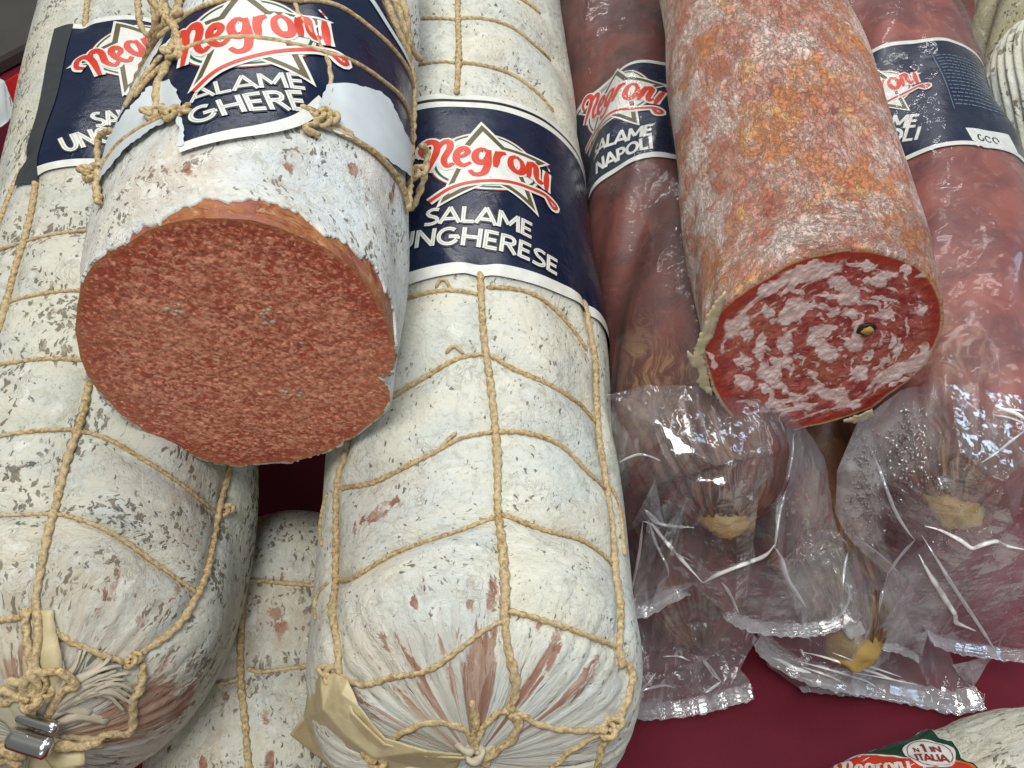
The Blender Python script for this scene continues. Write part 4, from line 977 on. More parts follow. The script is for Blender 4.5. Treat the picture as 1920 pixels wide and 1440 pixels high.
# lifted rind beside the face
rp = zp([(372, 455), (320, 520), (268, 600), (240, 690), (205, 770), (190, 840), (150, 812), (148, 835), (178, 900), (205, 905), (225, 960), (210, 1000), (235, 1040), (300, 1075), (282, 1000), (258, 910), (243, 830), (262, 780), (302, 722), (325, 650), (345, 590), (385, 500)], 1240, 400, .3125)
def plane_patch(name, poly, pp_, pn_, mat, parent, lift=.0008, sp=.0012, jag=.0):
    W = []
    for a, b in resample(np.vstack([poly, poly[:1]]), 3)[:-1]+jag*(rng.random((1, 2))-.5):
        d = ray(a+jag*(rng.random()-.5), b+jag*(rng.random()-.5)); W.append(CAM+d*(((pp_-CAM)@pn_)/(d@pn_)))
    W = np.array(W); c = W.mean(0); e1 = np.cross(pn_, [0, 0, 1.]); e1 /= np.linalg.norm(e1); e2 = np.cross(e1, pn_)
    v, f = fill(np.c_[(W-c)@e1, (W-c)@e2], sp)
    h = lift*(.4+1.2*fbm(v[:, 0]*400, v[:, 1]*400, 3))
    o = mesh(name, c+v[:, :1]*e1+v[:, 1:]*e2+h[:, None]*pn_, f, mat, parent, uv=v)
    sd = o.modifiers.new('solid', 'SOLIDIFY'); sd.thickness = .0006; return o
M['rind_pale'] = flat('pale_peeled_rind', (.50, .43, .29), .7, .3, 260)
plane_patch('peeled_rind', np.array(rp), pp2, pn2, M['rind_pale'], tN, jag=3)
plane_patch('peeled_rind', np.array(zp([(1085, 1232), (1180, 1200), (1260, 1165), (1272, 1200), (1200, 1238), (1110, 1245)], 1240, 400, .3125)), pp2, pn2, M['rind_pale'], tN, jag=3)

# ================================================================== RED SALAMI IN BAGS
E = Sausage([(1095, -280, .12), (1152, 0, .12), (1240, 400, .12), (1318, 800, .12), (1345, 900, .118), (1356, 985, .112)], .0345, cap=.036, capexp=1.8, rmin=.0035, wob=.0020, seed=51)
E.extra = pleats(E, E.L-.045, 34, .0028); E._grid = None
tE = thing('bagged_salami', E.A[len(E.A)//2]-np.array([0, 0, .034]), 'dark red bagged salami, navy band just left of the orange cut salami', 'salami', G_NAP)
E.skin('skin', M['nap_dark'], tE, ns=360, nt=280, attrs={'stain': E.stain([(1340, 900, 22, 14, .9), (1200, 700, 10, 20, .5), (1250, 690, 10, 8, .5), (1330, 830, 22, 14, .45)])})
pebble('tied_end', at(1352, 948, .122), .0105, .0125, .006, M['knotty'], tE, 3)
bar('metal_clip', at(1322, 940, .128), at(1310, 905, .134), .0022, .0016, M['metal'], tE)
vt, _ = E.pick(1180, 122); vb, _ = E.pick(1200, 292)
lb = band(E, 'label', M['navy'], tE, vt-.0022, vb+.0024, -2.0, 2.0, .0007, [(vt-.0022, vt, M['white']), (vb, vb+.0024, M['white'])])
p0 = lab(E, 1094, 236); p1 = lab(E, 1234, 196); L = Layer(); emblem(L, p0, p1, 0, tilt=-9); L.build('emblem', lb, onto(E, .0009))
L = Layer(); text(L, 'SALAME', lab(E, 1113, 303), lab(E, 1224, 257), .0067, 0, w=.2, inline=False, back=False); text(L, 'NAPOLI', lab(E, 1118, 327), lab(E, 1226, 281), .0067, .00001, w=.2, inline=False, back=False)
L.build('lettering', lb, onto(E, .0009))

Fh = Sausage([(1530, -280, .115), (1618, 0, .115), (1755, 400, .115), (1788, 700, .115), (1794, 860, .112), (1790, 965, .104)], .0360, cap=.036, capexp=1.8, rmin=.0035, wob=.0018, seed=61)
Fh.extra = pleats(Fh, Fh.L-.045, 34, .0026); Fh._grid = None
tF = thing('bagged_salami', Fh.A[len(Fh.A)//2]-np.array([0, 0, .036]), 'pinkish bagged salami right of the marbled cut face, its tip behind water droplets', 'salami', G_NAP)
Fh.skin('skin', M['nap_pink'], tF, ns=360, nt=280, attrs={'stain': Fh.stain([(1780, 900, 18, 14, .9), (1750, 640, 12, 10, .4), (1800, 660, 12, 10, .4), (1760, 870, 26, 10, .5)])})
pebble('tied_end', at(1788, 935, .116), .0100, .0120, .006, M['knotty'], tF, 4)
bar('metal_clip', at(1755, 905, .126), at(1790, 900, .126), .0030, .0016, M['metal'], tF)
vt, _ = Fh.pick(1690, 86); vb, _ = Fh.pick(1720, 284)
lb = band(Fh, 'label', M['navy'], tF, vt-.0024, vb+.0026, -2.0, 2.0, .0007, [(vt-.0024, vt, M['white']), (vb, vb+.0026, M['white'])])
m0 = lab(Fh, 1667, 243); m1 = lab(Fh, 1716, 239); L = Layer(); text(L, 'ME', m0, m1, .0078, 0, w=.2, pre='SALA', inline=False, back=False)
n0 = lab(Fh, 1670, 270); n1 = lab(Fh, 1722, 264); text(L, 'LI', n0+(n1-n0)*.40, n1, .0078, .00001, w=.2, pre='NAPO', inline=False, back=False)
L.build('lettering', lb, onto(Fh, .0009))
L = Layer(); e1_ = lab(Fh, 1722, 156); e0_ = lab(Fh, 1660, 178); d = (e1_-e0_)/np.linalg.norm(e1_-e0_); emblem(L, e1_-d*.0355, e1_, 0, tilt=12); L.build('emblem', lb, onto(Fh, .0009))
# small print block on the label's flank
L = Layer(); a = lab(Fh, 1745, 104); b = lab(Fh, 1788, 206); dn = (b-a); ln = np.linalg.norm(dn); dn /= ln; rt = np.array([-dn[1], dn[0]])
L.stroke([a, b], .0004, M['blue_print'], 0)
for k in range(15):
    y0 = .0012+k*(ln-.002)/15; x = .0012
    while x < .026:
        w_ = .0008+.0022*rng.random(); L.stroke([a+dn*y0+rt*x, a+dn*y0+rt*(x+w_)], .0007, M['blue_print'], 1e-5, step=.0004); x += w_+.0006
L.build('small_print', lb, onto(Fh, .0009))
L = Layer(); c_ = lab(Fh, 1850, 262)
qd = [c_+rt*x+dn*y for x, y in ((-.009, -.006), (.012, -.007), (.014, .004), (-.004, .006), (-.008, .002))]
L.poly(np.array(qd), M['white'], 0, .001)
for k in range(3): L.stroke(c_+np.array([rt*(x)+dn*(y) for x, y in arc(-.0035+.0036*k, -.0003, .0013, .0020, 40*k, 300+40*k, 14)]), .0007, M['ink'], 1e-4)
L.poly(np.array([lab(Fh, 1824, 272), lab(Fh, 1834, 264), lab(Fh, 1834, 276)]), M['white'], 0, .0006)
L.build('bar_mark', lb, onto(Fh, .0009))

H = Sausage([(1395, 420, .040), (1470, 780, .040), (1545, 1020, .040), (1592, 1130, .040), (1608, 1228, .032)], .033, cap=.085, capexp=1.5, rmin=.0035, wob=.0030, seed=71)
H.extra = pleats(H, H.L-.075, 30, .0034); H._grid = None
tH = thing('bagged_salami', H.A[len(H.A)//2]-np.array([0, 0, .033]), 'lowest brown bagged salami, knotted yellowish tip showing between two bag ends', 'salami', G_NAP)
H.skin('skin', M['nap_brown'], tH, ns=260, nt=220, attrs={'stain': H.stain([(1600, 1120, 30, 26, 1.0), (1560, 1060, 12, 12, .4)])})
pebble('tied_end', at(1598, 1205, .040), .0120, .0110, .008, M['knotty'], tH, 6)
bar('metal_clip', at(1584, 1186, .050), at(1618, 1172, .050), .0034, .0016, M['white'], tH)

Gs = Sausage([(1205, 640, .040), (1255, 900, .040), (1290, 1060, .040), (1318, 1215, .034)], .031, cap=.06, capexp=1.7, rmin=.003, wob=.0024, seed=73)
Gs.extra = pleats(Gs, Gs.L-.06, 28, .0030); Gs._grid = None
tG = thing('bagged_salami', Gs.A[len(Gs.A)//2]-np.array([0, 0, .031]), 'darkest salami tip under crumpled film, beside the lower end of the middle netted salami', 'salami', G_NAP)
Gs.skin('skin', M['nap_brown'], tG, ns=240, nt=200)

I = Sausage([(1700, -300, .065), (1762, 0, .062), (1835, 260, .058), (1900, 560, .05), (1940, 800, .045)], .0345, cap=.04, wob=.001, seed=81)
tI = thing('bagged_salami', I.A[len(I.A)//2]-np.array([0, 0, .034]), 'dull brown bagged salami half hidden at upper right, sliver of dark label visible', 'salami', G_NAP)
I.skin('skin', M['nap_dark'], tI, ns=220, nt=180)
vt, _ = I.pick(1870, 215)
lb = band(I, 'label', M['navy_dull'], tI, vt-.002, vt+.060, -1.6, 2.0, .0007, [(vt-.002, vt+.0005, M['white'])])
L = Layer(); p1 = lab(I, 1900, 305); emblem(L, p1-np.array([.040, .006]), p1, 0, tilt=10); L.build('emblem', lb, onto(I, .0009))

J = Sausage([(1935, -300, .10), (1962, 0, .10), (2010, 240, .10), (2030, 330, .095)], .040, cap=.04, wob=.0024, seed=91)
tJ = thing('moulded_salami', J.A[len(J.A)//2]-np.array([0, 0, .04]), 'olive tinged mouldy salami running along the top right corner', 'salami', 'pale salami along the right edge')
J.skin('casing', M['mould_d'], tJ, ns=240, nt=200)
J2 = Sausage([(2010, 60, .14), (1995, 180, .13), (2030, 420, .10), (2070, 600, .07)], .034, cap=.03, wob=.001, seed=92)
tJ2 = thing('moulded_salami', J2.A[len(J2.A)//2]-np.array([0, 0, .034]), 'pale ribbed salami end peeking in at the right edge beside the navy labels', 'salami', 'pale salami along the right edge')
J2.extra = lambda v, th: .0007*np.sin(th*46+3*vnoise(v*40, th*3, 4)); J2.skin('casing', M['mould_e'], tJ2, ns=240, nt=400)

# ---- bottom right salami with green label
Q = Sausage([(1460, 1735, .036), (1720, 1613, .036), (1875, 1532, .036), (1970, 1508, .036), (2100, 1515, .036)], .0360, cap=.035, capexp=2.2, wob=.0016, seed=95)
tQ = thing('moulded_salami', Q.A[len(Q.A)//2]-np.array([0, 0, .037]), 'white floury salami with green label on burgundy cloth in the lower right corner', 'salami')
Q.extra = lambda v, th: .0030*(fbm(v*70, th*3, 8)-.5)+.0006*(np.abs(fbm(v*60+th*4, th*9, 12)-.5)*-4+1); Q._grid = None
Q.skin('casing', M['mould_e'], tQ, ns=300, nt=280, attrs={'tint': Q.stain([(1850, 1400, 40, 20, .2)])})
gp = [(1560, 1462), (1600, 1430), (1665, 1400), (1737, 1369), (1748, 1372), (1762, 1388), (1785, 1396), (1796, 1412), (1800, 1426), (1822, 1434), (1836, 1446), (1838, 1475), (1700, 1500), (1600, 1500)]
L = Layer(); gq = np.array([lab(Q, a, b) for a, b in gp]); cc = gq.mean(0)
L.poly(cc+(gq-cc)*1.05, M['white'], 0, .0012); L.poly(cc+(gq-cc)*1.03, M['ink'], 1.2e-4, .0012); lb = None
L.poly(cc+(gq-cc)*1.0, M['dark_green'], 2.6e-4, .0012); lb = L.build('label', tQ, onto(Q, .0012))
L = Layer(); o = lab(Q, 1745, 1418); x1 = lab(Q, 1775, 1420)-o; x1 = x1/np.linalg.norm(x1); y1 = np.array([-x1[1], x1[0]])
bl = lambda P: np.array([o+x1*a+y1*b for a, b in P])
th_ = np.linspace(0, 2*math.pi, 40, endpoint=False); r_ = 1+.05*np.sin(th_*5)
L.poly(bl(np.c_[np.cos(th_)*.0088*r_, np.sin(th_)*.0082*r_]), M['white'], 0, .001)
L.stroke(bl(arc(0, 0, .0076, .0070, 0, 365, 30)), .00035, M['dark_red'], 1e-4, .0006)
text(L, 'N', o-x1*.0050+y1*.0006, o-x1*.0030+y1*.0006, .0024, 1e-4, back=False, mat=M['dark_red'], inline=False, w=.2)
text(L, '1', o-x1*.0020+y1*.0006, o-x1*.0000+y1*.0006, .0046, 1e-4, back=False, mat=M['dark_red'], inline=False, w=.2)
text(L, 'IN', o+x1*.0008+y1*.0006, o+x1*.0045+y1*.0006, .0034, 1e-4, back=False, mat=M['dark_red'], inline=False, w=.2)
text(L, 'ITALIA', o-x1*.0056-y1*.0046, o+x1*.0056-y1*.0046, .0040, 1e-4, back=False, mat=M['dark_red'], inline=False, w=.2)
L.build('seal', lb, onto(Q, .0019))
L = Layer(); o = lab(Q, 1640, 1446); bl = lambda P: np.array([o+x1*a+y1*b for a, b in P])
L.poly(bl(arc(0, 0, .0185, .0085, 0, 350, 36)), M['white'], 0, .001); L.poly(bl(arc(0, 0, .0175, .0076, 0, 350, 36)), M['red'], 5e-5, .001)
k = 0
for P in SCRIPT:
    k += 1; L.stroke(bl(np.array(catmull(P, 5))*.0088+np.array([-.0125, -.003])), .0013, M['white'], 1e-4+3e-6*k)
L.build('emblem', lb, onto(Q, .0018))
L = Layer()
for (a, b, r, m, e) in [(1722, 1462, .008, 'orange', 0), (1790, 1450, .008, 'orange', 0), (1790, 1450, .0068, 'red', 6e-5), (1722, 1462, .0068, 'red', 6e-5)]:
    c_ = lab(Q, a, b); L.poly(c_+arc(0, 0, r, r, 0, 350, 30), M[m], e, .001)
L.build('round_badges', lb, onto(Q, .0017))

# ================================================================== CLEAR PLASTIC BAGS
from mathutils.bvhtree import BVHTree
M['film_glint'] = NT('bright_fold_of_plastic').pbsdf((.90, .92, .92), .12, spec=1.0, Coat_Weight=1.0, Coat_Roughness=.05)  # opaque near-white, paints the bright highlight lines on folds and seal ribs
def world_geo(o):
    b = origin(o); return [Vector(b)+v.co for v in o.data.vertices], [list(p.vertices) for p in o.data.polygons]
class Drape:
    def __init__(s, objs):
        s.t = []
        for o in objs:
            v, f = world_geo(o); s.t.append(BVHTree.FromPolygons(v, f))
    def hit(s, px, py, zf=.02):
        d = ray(px, py); d = d/np.linalg.norm(d); best = None
        for t in s.t:
            h = t.ray_cast(Vector(CAM), Vector(d))
            if h[0] is not None and (best is None or h[3] < best[3]): best = h
        if best is None: return at(px, py, zf), np.array([0, 0, 1.])
        n = np.array(best[1]);
        if n@(CAM-np.array(best[0])) < 0: n = -n
        return np.array(best[0]), n
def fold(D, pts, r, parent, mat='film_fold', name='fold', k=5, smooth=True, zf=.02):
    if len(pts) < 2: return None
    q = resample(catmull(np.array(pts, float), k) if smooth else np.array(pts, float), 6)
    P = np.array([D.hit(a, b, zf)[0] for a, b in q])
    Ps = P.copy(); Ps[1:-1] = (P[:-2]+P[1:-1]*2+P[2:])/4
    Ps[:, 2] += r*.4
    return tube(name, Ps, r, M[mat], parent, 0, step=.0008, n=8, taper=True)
def seam(D, pts, w, parent, z=None, rag=.0006, mat='film_seam'):
    q = resample(catmull(np.array(pts, float), 6), 5)
    P = np.array([D.hit(a, b)[0] for a, b in q]) if z is None else np.array([at(a, b, z) for a, b in q])
    for _ in range(3): P[1:-1] = (P[:-2]+P[1:-1]*2+P[2:])/4
    P = resample(P, .0008); n = len(P); T = np.gradient(P, axis=0); T /= np.linalg.norm(T, axis=1)[:, None]
    S_ = np.cross(T, [0, 0, 1.]); S_ /= np.linalg.norm(S_, axis=1)[:, None]; m = 9
    a = np.linspace(-1, 1, m); rg = rag*(vnoise(np.arange(n)*.5, np.zeros(n), 3)-.5)*2
    V = P[:, None]+S_[:, None]*((a[None, :]*w/2)+(np.abs(a)>.9)*rg[:, None])[..., None]
    V[..., 2] += .0006+.00035*np.sin(a*14)[None, :]+.0005*(vnoise(np.arange(n)*.15, np.zeros(n), 8)-.5)[:, None]
    return mesh('sealed_edge', V.reshape(-1, 3), grid_faces(n, m), M[mat], parent)
def wrap(S, parent, v0, v1, th, base, amp, mat, seed, right=0., name='film'):
    ns, nt = 260, 150
    V, Tt = np.meshgrid(np.linspace(v0, v1, ns), np.linspace(-th, th, nt), indexing='ij')
    x = Tt*S.R0
    ridge = 1-np.abs(2*fbm(V*34+x*30, x*60-V*10, seed, 3)-1)
    o = base+amp*(ridge-.55)+right*np.clip(Tt/1.6, 0, 1)**2
    return mesh(name, S.pos(V, Tt, o).reshape(-1, 3), grid_faces(ns, nt), mat, parent)
G_BAG = 'clear plastic bags round the red salami'
# -- bag round the dark red salami
tb1 = thing('plastic_bag', at(1330, 900, .085), 'crumpled clear bag tight round the dark red salami left of the marbled cut', 'plastic bag', G_BAG)
w1 = wrap(E, tb1, .0, E.L-.006, 1.9, .0020, .0014, M['film_wrap'], 4)
pts = [(1140, 740, .150), (1152, 900, .138), (1176, 1000, .108), (1182, 1147, .072), (1215, 1153, .068), (1300, 1097, .083), (1377, 1163, .063), (1428, 1182, .058), (1510, 1188, .056), (1565, 1174, .058), (1614, 1142, .063), (1602, 1100, .070), (1583, 1029, .085), (1562, 957, .100), (1547, 854, .120), (1516, 800, .138), (1420, 740, .158), (1300, 720, .164), (1220, 720, .158),
       (1205, 978, .118), (1318, 1093, .100), (1452, 1030, .112), (1473, 920, .128), (1459, 909, .134), (1385, 962, .140), (1350, 905, .158), (1300, 845, .165), (1248, 812, .165), (1430, 850, .158), (1395, 1005, .112), (1260, 1065, .090), (1540, 1000, .098), (1524, 1090, .076), (1400, 1120, .078), (1478, 1105, .086), (1356, 870, .166), (1228, 900, .153), (1424, 930, .146), (1212, 1090, .080), (1290, 930, .156), (1330, 1040, .112), (1500, 880, .132), (1250, 985, .118)]
s1 = sheet('film', pts, range(19), M['film_misted'], tb1, cuts=5, amp=.0017, sc=85, fog=[(1200, 1100, 70, 70, .14), (1420, 1120, 150, 70, .18), (1520, 920, 60, 130, .14), (1280, 1050, 90, 60, .08), (1215, 790, 50, 60, .06), (1570, 1080, 50, 70, .1)])
D1 = Drape([s1])
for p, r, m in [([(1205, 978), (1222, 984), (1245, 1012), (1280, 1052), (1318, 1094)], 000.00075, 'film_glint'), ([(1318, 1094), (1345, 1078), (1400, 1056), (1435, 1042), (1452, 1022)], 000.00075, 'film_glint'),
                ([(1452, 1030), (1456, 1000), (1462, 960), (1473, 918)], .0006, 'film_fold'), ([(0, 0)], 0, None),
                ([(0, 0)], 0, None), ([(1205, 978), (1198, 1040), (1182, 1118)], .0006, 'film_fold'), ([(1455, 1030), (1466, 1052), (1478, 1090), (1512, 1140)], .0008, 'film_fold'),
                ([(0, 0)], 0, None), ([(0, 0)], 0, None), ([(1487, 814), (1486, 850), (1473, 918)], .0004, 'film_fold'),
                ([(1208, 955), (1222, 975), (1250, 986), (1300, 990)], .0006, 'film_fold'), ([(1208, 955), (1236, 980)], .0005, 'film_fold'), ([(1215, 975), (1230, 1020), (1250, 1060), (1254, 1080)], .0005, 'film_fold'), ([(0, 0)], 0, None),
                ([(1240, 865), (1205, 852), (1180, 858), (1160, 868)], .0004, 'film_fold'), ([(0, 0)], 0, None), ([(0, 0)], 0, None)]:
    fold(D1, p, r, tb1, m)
seam(D1, [(1184, 1143), (1208, 1146), (1240, 1128), (1300, 1102), (1330, 1130), (1377, 1160), (1428, 1178), (1510, 1182), (1560, 1172), (1608, 1144)], .0060, tb1)
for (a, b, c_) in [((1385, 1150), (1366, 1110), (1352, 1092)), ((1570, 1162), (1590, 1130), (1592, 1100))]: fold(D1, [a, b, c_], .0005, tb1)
def facet(poly, z, parent, target, mat='film_glint_flat', name='shiny_crease'):  # extra patch cut to a highlight's outline and tilted to mirror the tube lamp
    poly = np.array(poly, float); c = poly.mean(0); P = at(c[0], c[1], z)
    a = CAM-P; a /= np.linalg.norm(a); b = np.array(target)-P; b /= np.linalg.norm(b); n = a+b; n /= np.linalg.norm(n)
    return plane_patch(name, poly, P, n, M[mat], parent, lift=.0002, sp=.0012, jag=1.5)
def glint_flat():
    t = NT('taut_glossy_plastic'); gs = t.n('ShaderNodeBsdfGlossy'); gs.inputs['Roughness'].default_value = .05
    co = t.coord('Object'); t.l(t.bump(t.noise(co, 160, 3), .25, .001), gs.inputs['Normal'])
    tr = t.n('ShaderNodeBsdfTransparent'); m = t.n('ShaderNodeMixShader'); m.inputs[0].default_value = .22
    t.l(tr.outputs[0], m.inputs[1]); t.l(gs.outputs[0], m.inputs[2]); t.l(m.outputs[0], t.out.inputs[0]); return t.m
M['film_glint_flat'] = glint_flat()
LT = (.05, .95, 1.25)
facet([(1222, 797), (1230, 783), (1238, 792), (1262, 808), (1285, 830), (1303, 842), (1300, 855), (1290, 852), (1265, 858), (1255, 850), (1258, 838), (1244, 822), (1236, 800)], .168, tb1, LT)
facet([(1305, 906), (1312, 890), (1326, 899), (1340, 896), (1360, 894), (1362, 910), (1348, 912), (1330, 905)], .163, tb1, LT)
facet([(1359, 873), (1364, 864), (1374, 863), (1372, 873), (1364, 878)], .164, tb1, LT)

# -- crumpled bag end at the lower left of the bags
tb2 = thing('plastic_bag', at(1290, 1240, .005), 'cloudy crumpled bag end on the cloth, touching the middle netted salami', 'plastic bag', G_BAG)
pts = [(1165, 1120, .062), (1186, 1338, .010), (1230, 1341, .006), (1274, 1335, .006), (1350, 1322, .006), (1413, 1300, .007), (1406, 1275, .012), (1387, 1255, .018), (1400, 1230, .024), (1420, 1196, .034), (1392, 1160, .056), (1300, 1090, .080), (1220, 1108, .074),
       (1250, 1180, .060), (1228, 1214, .046), (1300, 1205, .052), (1335, 1162, .060), (1272, 1250, .030), (1325, 1232, .042), (1290, 1290, .022), (1352, 1280, .014), (1220, 1288, .026), (1362, 1212, .036), (1245, 1150, .066), (1200, 1180, .050), (1205, 1250, .040), (1310, 1260, .022), (1280, 1170, .056)]
s2 = sheet('film', pts, range(13), M['film'], tb2, cuts=5, amp=.0026, sc=105); D2 = Drape([s2])
s2b = sheet('film', [(a, b, z*.45+.001) for a, b, z in pts[:13]]+[(1260, 1200, .012), (1300, 1250, .016), (1350, 1230, .008), (1230, 1270, .016)], range(13), M['film'], tb2, cuts=4, amp=.0012, sc=90)
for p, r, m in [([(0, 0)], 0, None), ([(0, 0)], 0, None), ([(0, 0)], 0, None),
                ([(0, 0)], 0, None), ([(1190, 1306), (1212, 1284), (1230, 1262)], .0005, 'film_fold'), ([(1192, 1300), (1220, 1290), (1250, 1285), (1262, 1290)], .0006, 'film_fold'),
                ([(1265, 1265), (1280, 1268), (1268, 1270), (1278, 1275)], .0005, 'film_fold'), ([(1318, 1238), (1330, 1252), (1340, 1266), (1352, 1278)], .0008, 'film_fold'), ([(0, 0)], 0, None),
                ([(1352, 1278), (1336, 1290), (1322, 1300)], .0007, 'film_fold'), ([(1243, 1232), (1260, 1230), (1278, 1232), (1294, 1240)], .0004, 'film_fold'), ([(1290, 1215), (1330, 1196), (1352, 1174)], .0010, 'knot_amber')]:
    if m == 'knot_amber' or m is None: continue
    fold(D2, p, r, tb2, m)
seam(D2, [(1192, 1333), (1240, 1334), (1290, 1328), (1350, 1314), (1408, 1297)], .0075, tb2)

# -- flat bag round the lowest salami, with the ribbed seal
tb3 = thing('plastic_bag', at(1600, 1200, .004), 'flat clear bag with a ribbed seal, spread on the cloth below the lowest salami', 'plastic bag', G_BAG)
pts = [(1418, 1205, .022), (1440, 1250, .012), (1505, 1293, .007), (1600, 1302, .006), (1700, 1313, .005), (1790, 1333, .005), (1846, 1318, .007), (1843, 1300, .012), (1800, 1268, .008), (1770, 1200, .014), (1720, 1120, .034), (1670, 1050, .064), (1600, 1000, .082), (1530, 990, .082), (1470, 1050, .080), (1430, 1140, .050),
       (1600, 1130, .080), (1600, 1225, .052), (1560, 1180, .060), (1500, 1200, .038), (1680, 1240, .014), (1740, 1290, .007), (1640, 1180, .052), (1560, 1060, .084), (1700, 1180, .026), (1640, 1260, .014)]
s3 = sheet('film', pts, range(16), M['film'], tb3, cuts=5, amp=.0013, sc=80); D3 = Drape([s3])
seam(D3, [(1425, 1195), (1447, 1225), (1500, 1256), (1570, 1276), (1640, 1288), (1720, 1304), (1790, 1318), (1838, 1308)], .0105, tb3)
seam(D3, [(1500, 1293), (1600, 1301), (1700, 1311), (1790, 1330), (1842, 1316)], .0028, tb3)
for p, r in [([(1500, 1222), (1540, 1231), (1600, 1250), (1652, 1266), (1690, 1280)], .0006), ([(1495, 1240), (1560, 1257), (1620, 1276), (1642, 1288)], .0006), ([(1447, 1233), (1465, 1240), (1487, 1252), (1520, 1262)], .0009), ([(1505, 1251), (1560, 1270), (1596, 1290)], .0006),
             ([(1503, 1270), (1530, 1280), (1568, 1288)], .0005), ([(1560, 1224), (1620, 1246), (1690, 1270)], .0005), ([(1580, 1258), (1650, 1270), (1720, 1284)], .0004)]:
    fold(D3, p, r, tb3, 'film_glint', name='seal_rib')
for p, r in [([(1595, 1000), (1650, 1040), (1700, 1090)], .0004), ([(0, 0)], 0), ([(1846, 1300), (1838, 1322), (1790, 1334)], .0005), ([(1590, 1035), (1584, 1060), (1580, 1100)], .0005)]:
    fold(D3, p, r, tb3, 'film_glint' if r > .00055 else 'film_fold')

# -- bag round the pink salami
tb4 = thing('plastic_bag', at(1780, 1000, .07), 'misty clear bag beaded with droplets round the pinkish salami at the right', 'plastic bag', G_BAG)
w4 = wrap(Fh, tb4, .0, Fh.L-.006, 1.9, .0022, .0016, M['film_wrap'], 14, right=.004)
pts = [(1610, 790, .150), (1572, 880, .120), (1565, 960, .100), (1582, 1000, .092), (1625, 1042, .082), (1665, 1075, .076), (1650, 1130, .060), (1639, 1193, .044), (1650, 1215, .038), (1685, 1224, .034), (1727, 1244, .028), (1731, 1230, .032), (1714, 1188, .042), (1735, 1194, .040), (1752, 1209, .034), (1800, 1222, .028), (1865, 1230, .024), (1930, 1238, .024), (1980, 1230, .03), (1985, 1000, .115), (1990, 780, .140), (1900, 735, .156), (1780, 715, .160), (1690, 730, .158),
       (1634, 845, .146), (1677, 957, .122), (1722, 1003, .118), (1787, 1100, .082), (1870, 1216, .032), (1735, 1056, .098), (1783, 1166, .058), (1800, 850, .160), (1790, 945, .146), (1850, 1012, .124), (1885, 900, .154), (1900, 1100, .062), (1700, 1150, .055), (1740, 1182, .052), (1822, 1090, .086), (1700, 870, .158), (1618, 930, .112), (1745, 900, .158), (1850, 930, .156), (1905, 980, .134), (1940, 860, .150)]
s4 = sheet('film', pts, range(24), M['film_misted'], tb4, cuts=5, amp=.0016, sc=75, fog=[(1618, 900, 46, 130, .36), (1690, 820, 70, 80, .30), (1710, 1120, 80, 100, .32), (1850, 1060, 130, 100, .26), (1790, 940, 130, 60, .10), (1730, 960, 60, 60, .16), (1880, 1180, 90, 60, .12), (1600, 1000, 50, 60, .15)]); D4 = Drape([s4])
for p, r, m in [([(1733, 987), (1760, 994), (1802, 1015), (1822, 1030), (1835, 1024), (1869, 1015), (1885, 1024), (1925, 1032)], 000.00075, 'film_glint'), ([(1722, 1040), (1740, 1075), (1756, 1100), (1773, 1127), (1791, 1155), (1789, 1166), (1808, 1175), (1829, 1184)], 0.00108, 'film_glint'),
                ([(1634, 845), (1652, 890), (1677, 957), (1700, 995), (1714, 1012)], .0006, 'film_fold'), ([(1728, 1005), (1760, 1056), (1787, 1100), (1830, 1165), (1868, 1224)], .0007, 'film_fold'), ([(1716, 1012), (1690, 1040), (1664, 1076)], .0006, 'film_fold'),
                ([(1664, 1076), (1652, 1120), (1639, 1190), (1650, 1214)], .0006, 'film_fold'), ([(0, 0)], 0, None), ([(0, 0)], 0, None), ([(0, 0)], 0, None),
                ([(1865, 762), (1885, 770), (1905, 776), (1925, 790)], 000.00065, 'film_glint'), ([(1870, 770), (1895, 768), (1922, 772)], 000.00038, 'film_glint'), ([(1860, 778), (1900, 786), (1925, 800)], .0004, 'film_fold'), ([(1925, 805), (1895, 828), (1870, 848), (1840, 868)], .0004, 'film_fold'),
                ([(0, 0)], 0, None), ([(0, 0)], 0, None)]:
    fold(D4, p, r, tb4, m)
facet([(1833, 994), (1845, 990), (1850, 986), (1862, 992), (1868, 1000), (1858, 1006), (1866, 1018), (1850, 1020), (1840, 1014), (1832, 1004)], .112, tb4, LT)
seam(D4, [(1642, 1205), (1660, 1214), (1690, 1219), (1722, 1236)], .004, tb4)
seam(D4, [(1738, 1190), (1756, 1204), (1800, 1216), (1865, 1226), (1925, 1232)], .0060, tb4)
s4b = sheet('film', [(1868, 1226, .026), (1815, 1240, .020), (1786, 1246, .015), (1796, 1264, .010), (1824, 1290, .006), (1838, 1270, .010), (1850, 1246, .016), (1822, 1256, .018)], range(7), M['film_seam'], tb4, cuts=4, amp=.0008, sc=150)
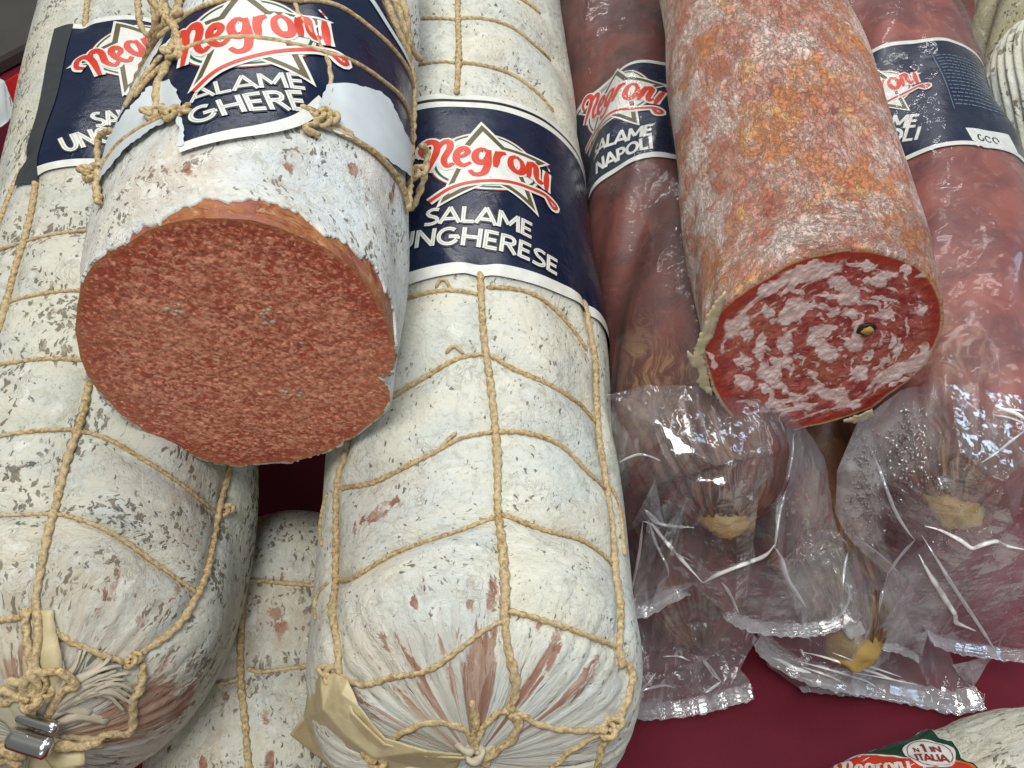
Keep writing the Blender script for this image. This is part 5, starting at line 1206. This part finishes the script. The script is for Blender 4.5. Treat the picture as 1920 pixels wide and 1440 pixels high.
# droplets
DV, DF = [], []
def drop(px, py, r):
    P, n = D4.hit(px, py); P = P+n*.0003
    a = np.cross(n, [1, 0, 0]); a /= np.linalg.norm(a); b = np.cross(n, a); k = len(DV)
    st = rng.random()*.5+.8
    for i, (h, q) in enumerate(((0, 1), (.55, .84), (.85, .5))):
        for j in range(9):
            c, s_ = math.cos(j*2*math.pi/9), math.sin(j*2*math.pi/9); DV.append(P+(a*c*st+b*s_)*r*q+n*r*h*.8)
    DV.append(P+n*r*.8)
    for i in range(2):
        for j in range(9): DF.append([k+i*9+j, k+i*9+(j+1) % 9, k+i*9+9+(j+1) % 9, k+i*9+9+j])
    for j in range(9): DF.append([k+18+j, k+18+(j+1) % 9, k+27])
for cx, cy, sx, sy, n, r0, r1 in [(1622, 920, 15, 45, 420, .0003, .0008), (1702, 812, 17, 28, 170, .0005, .0011), (1695, 870, 26, 24, 60, .0006, .0015), (1745, 905, 34, 22, 34, .0004, .0010), (1780, 1010, 26, 12, 50, .0003, .0007), (1850, 860, 36, 50, 50, .0003, .0007), (1895, 1130, 16, 34, 80, .0003, .0007), (1760, 820, 70, 60, 40, .0002, .0005)]:
    for _ in range(n):
        x, y = cx+rng.normal()*sx, cy+rng.normal()*sy
        if 1572 < x < 1950 and y > 765: drop(x, y, r0+(r1-r0)*rng.random()**2)
tag(mesh('droplets', DV, DF, M['drop'], tb4), kind='stuff')
# -- torn red and white wrapper beyond the left salami
tw = thing('torn_wrapper', at(10, 230, .01), 'torn wrapper, crumpled white with a bright red edge, at the far left', 'wrapper')
sheet('white_wrap', [(-80, 120, .05), (5, 148, .06), (14, 165, .058), (25, 200, .05), (34, 210, .05), (14, 225, .045), (0, 236, .045), (-80, 260, .04), (-30, 180, .07), (-10, 200, .062)], range(8), M['paper'], tw, cuts=4, amp=.002, sc=60, thick=.0004)
sheet('red_wrap', [(5, 152, .055), (30, 134, .05), (62, 132, .045), (66, 150, .045), (52, 172, .045), (40, 175, .044), (34, 200, .044), (22, 208, .048), (18, 180, .055), (40, 150, .058)], range(9), flat('red_foil', (.45, .012, .012), .3), tw, cuts=4, amp=.0018, sc=70, thick=.0004)

# ================================================================== LIGHT
def area(name, loc, target, sx, sy, power, col=(1, 1, 1)):
    l = bpy.data.lights.new(name, 'AREA'); l.shape = 'RECTANGLE'; l.size = sx; l.size_y = sy; l.energy = power; l.color = col
    o = bpy.data.objects.new(name, l); COL.objects.link(o); o.location = loc
    o.rotation_euler = (Vector(target)-Vector(loc)).to_track_quat('-Z', 'Y').to_euler(); return o
area('ceiling_light', (-.12, .04, 1.35), (0, .16, .1), .55, .45, 11, (1, .97, .90))
area('front_light', (.1, -1.3, 1.1), (0, .15, .12), 1.0, .5, 5, (1, .98, .94))  # added soft fill to lift the cut faces, no known lamp there
area('tube_light', (.05, .95, 1.25), (.1, .2, .1), .8, .12, 5, (1, .98, .93))
area('tube_light', (.25, .55, 1.30), (.1, .2, .1), .7, .04, 2.5, (1, .99, .96))
area('tube_light', (-.2, 1.6, 1.30), (.1, .2, .1), 1.2, .05, 4, (1, .99, .96))
area('cool_side_light', (1.1, .5, .8), (0, .2, .1), .3, .5, 3.5, (.6, .8, 1))
w = bpy.data.worlds.new("World"); scene.world = w; w.use_nodes = True
w.node_tree.nodes['Background'].inputs[0].default_value = (.80, .85, .85, 1); w.node_tree.nodes['Background'].inputs[1].default_value = .22
scene.view_settings.view_transform = 'Standard'; scene.view_settings.look = 'None'; scene.view_settings.exposure = .02; scene.view_settings.gamma = 1
scene.render.engine = 'CYCLES'; scene.cycles.transparent_max_bounces = 12; scene.cycles.max_bounces = 5; scene.cycles.use_denoising = True
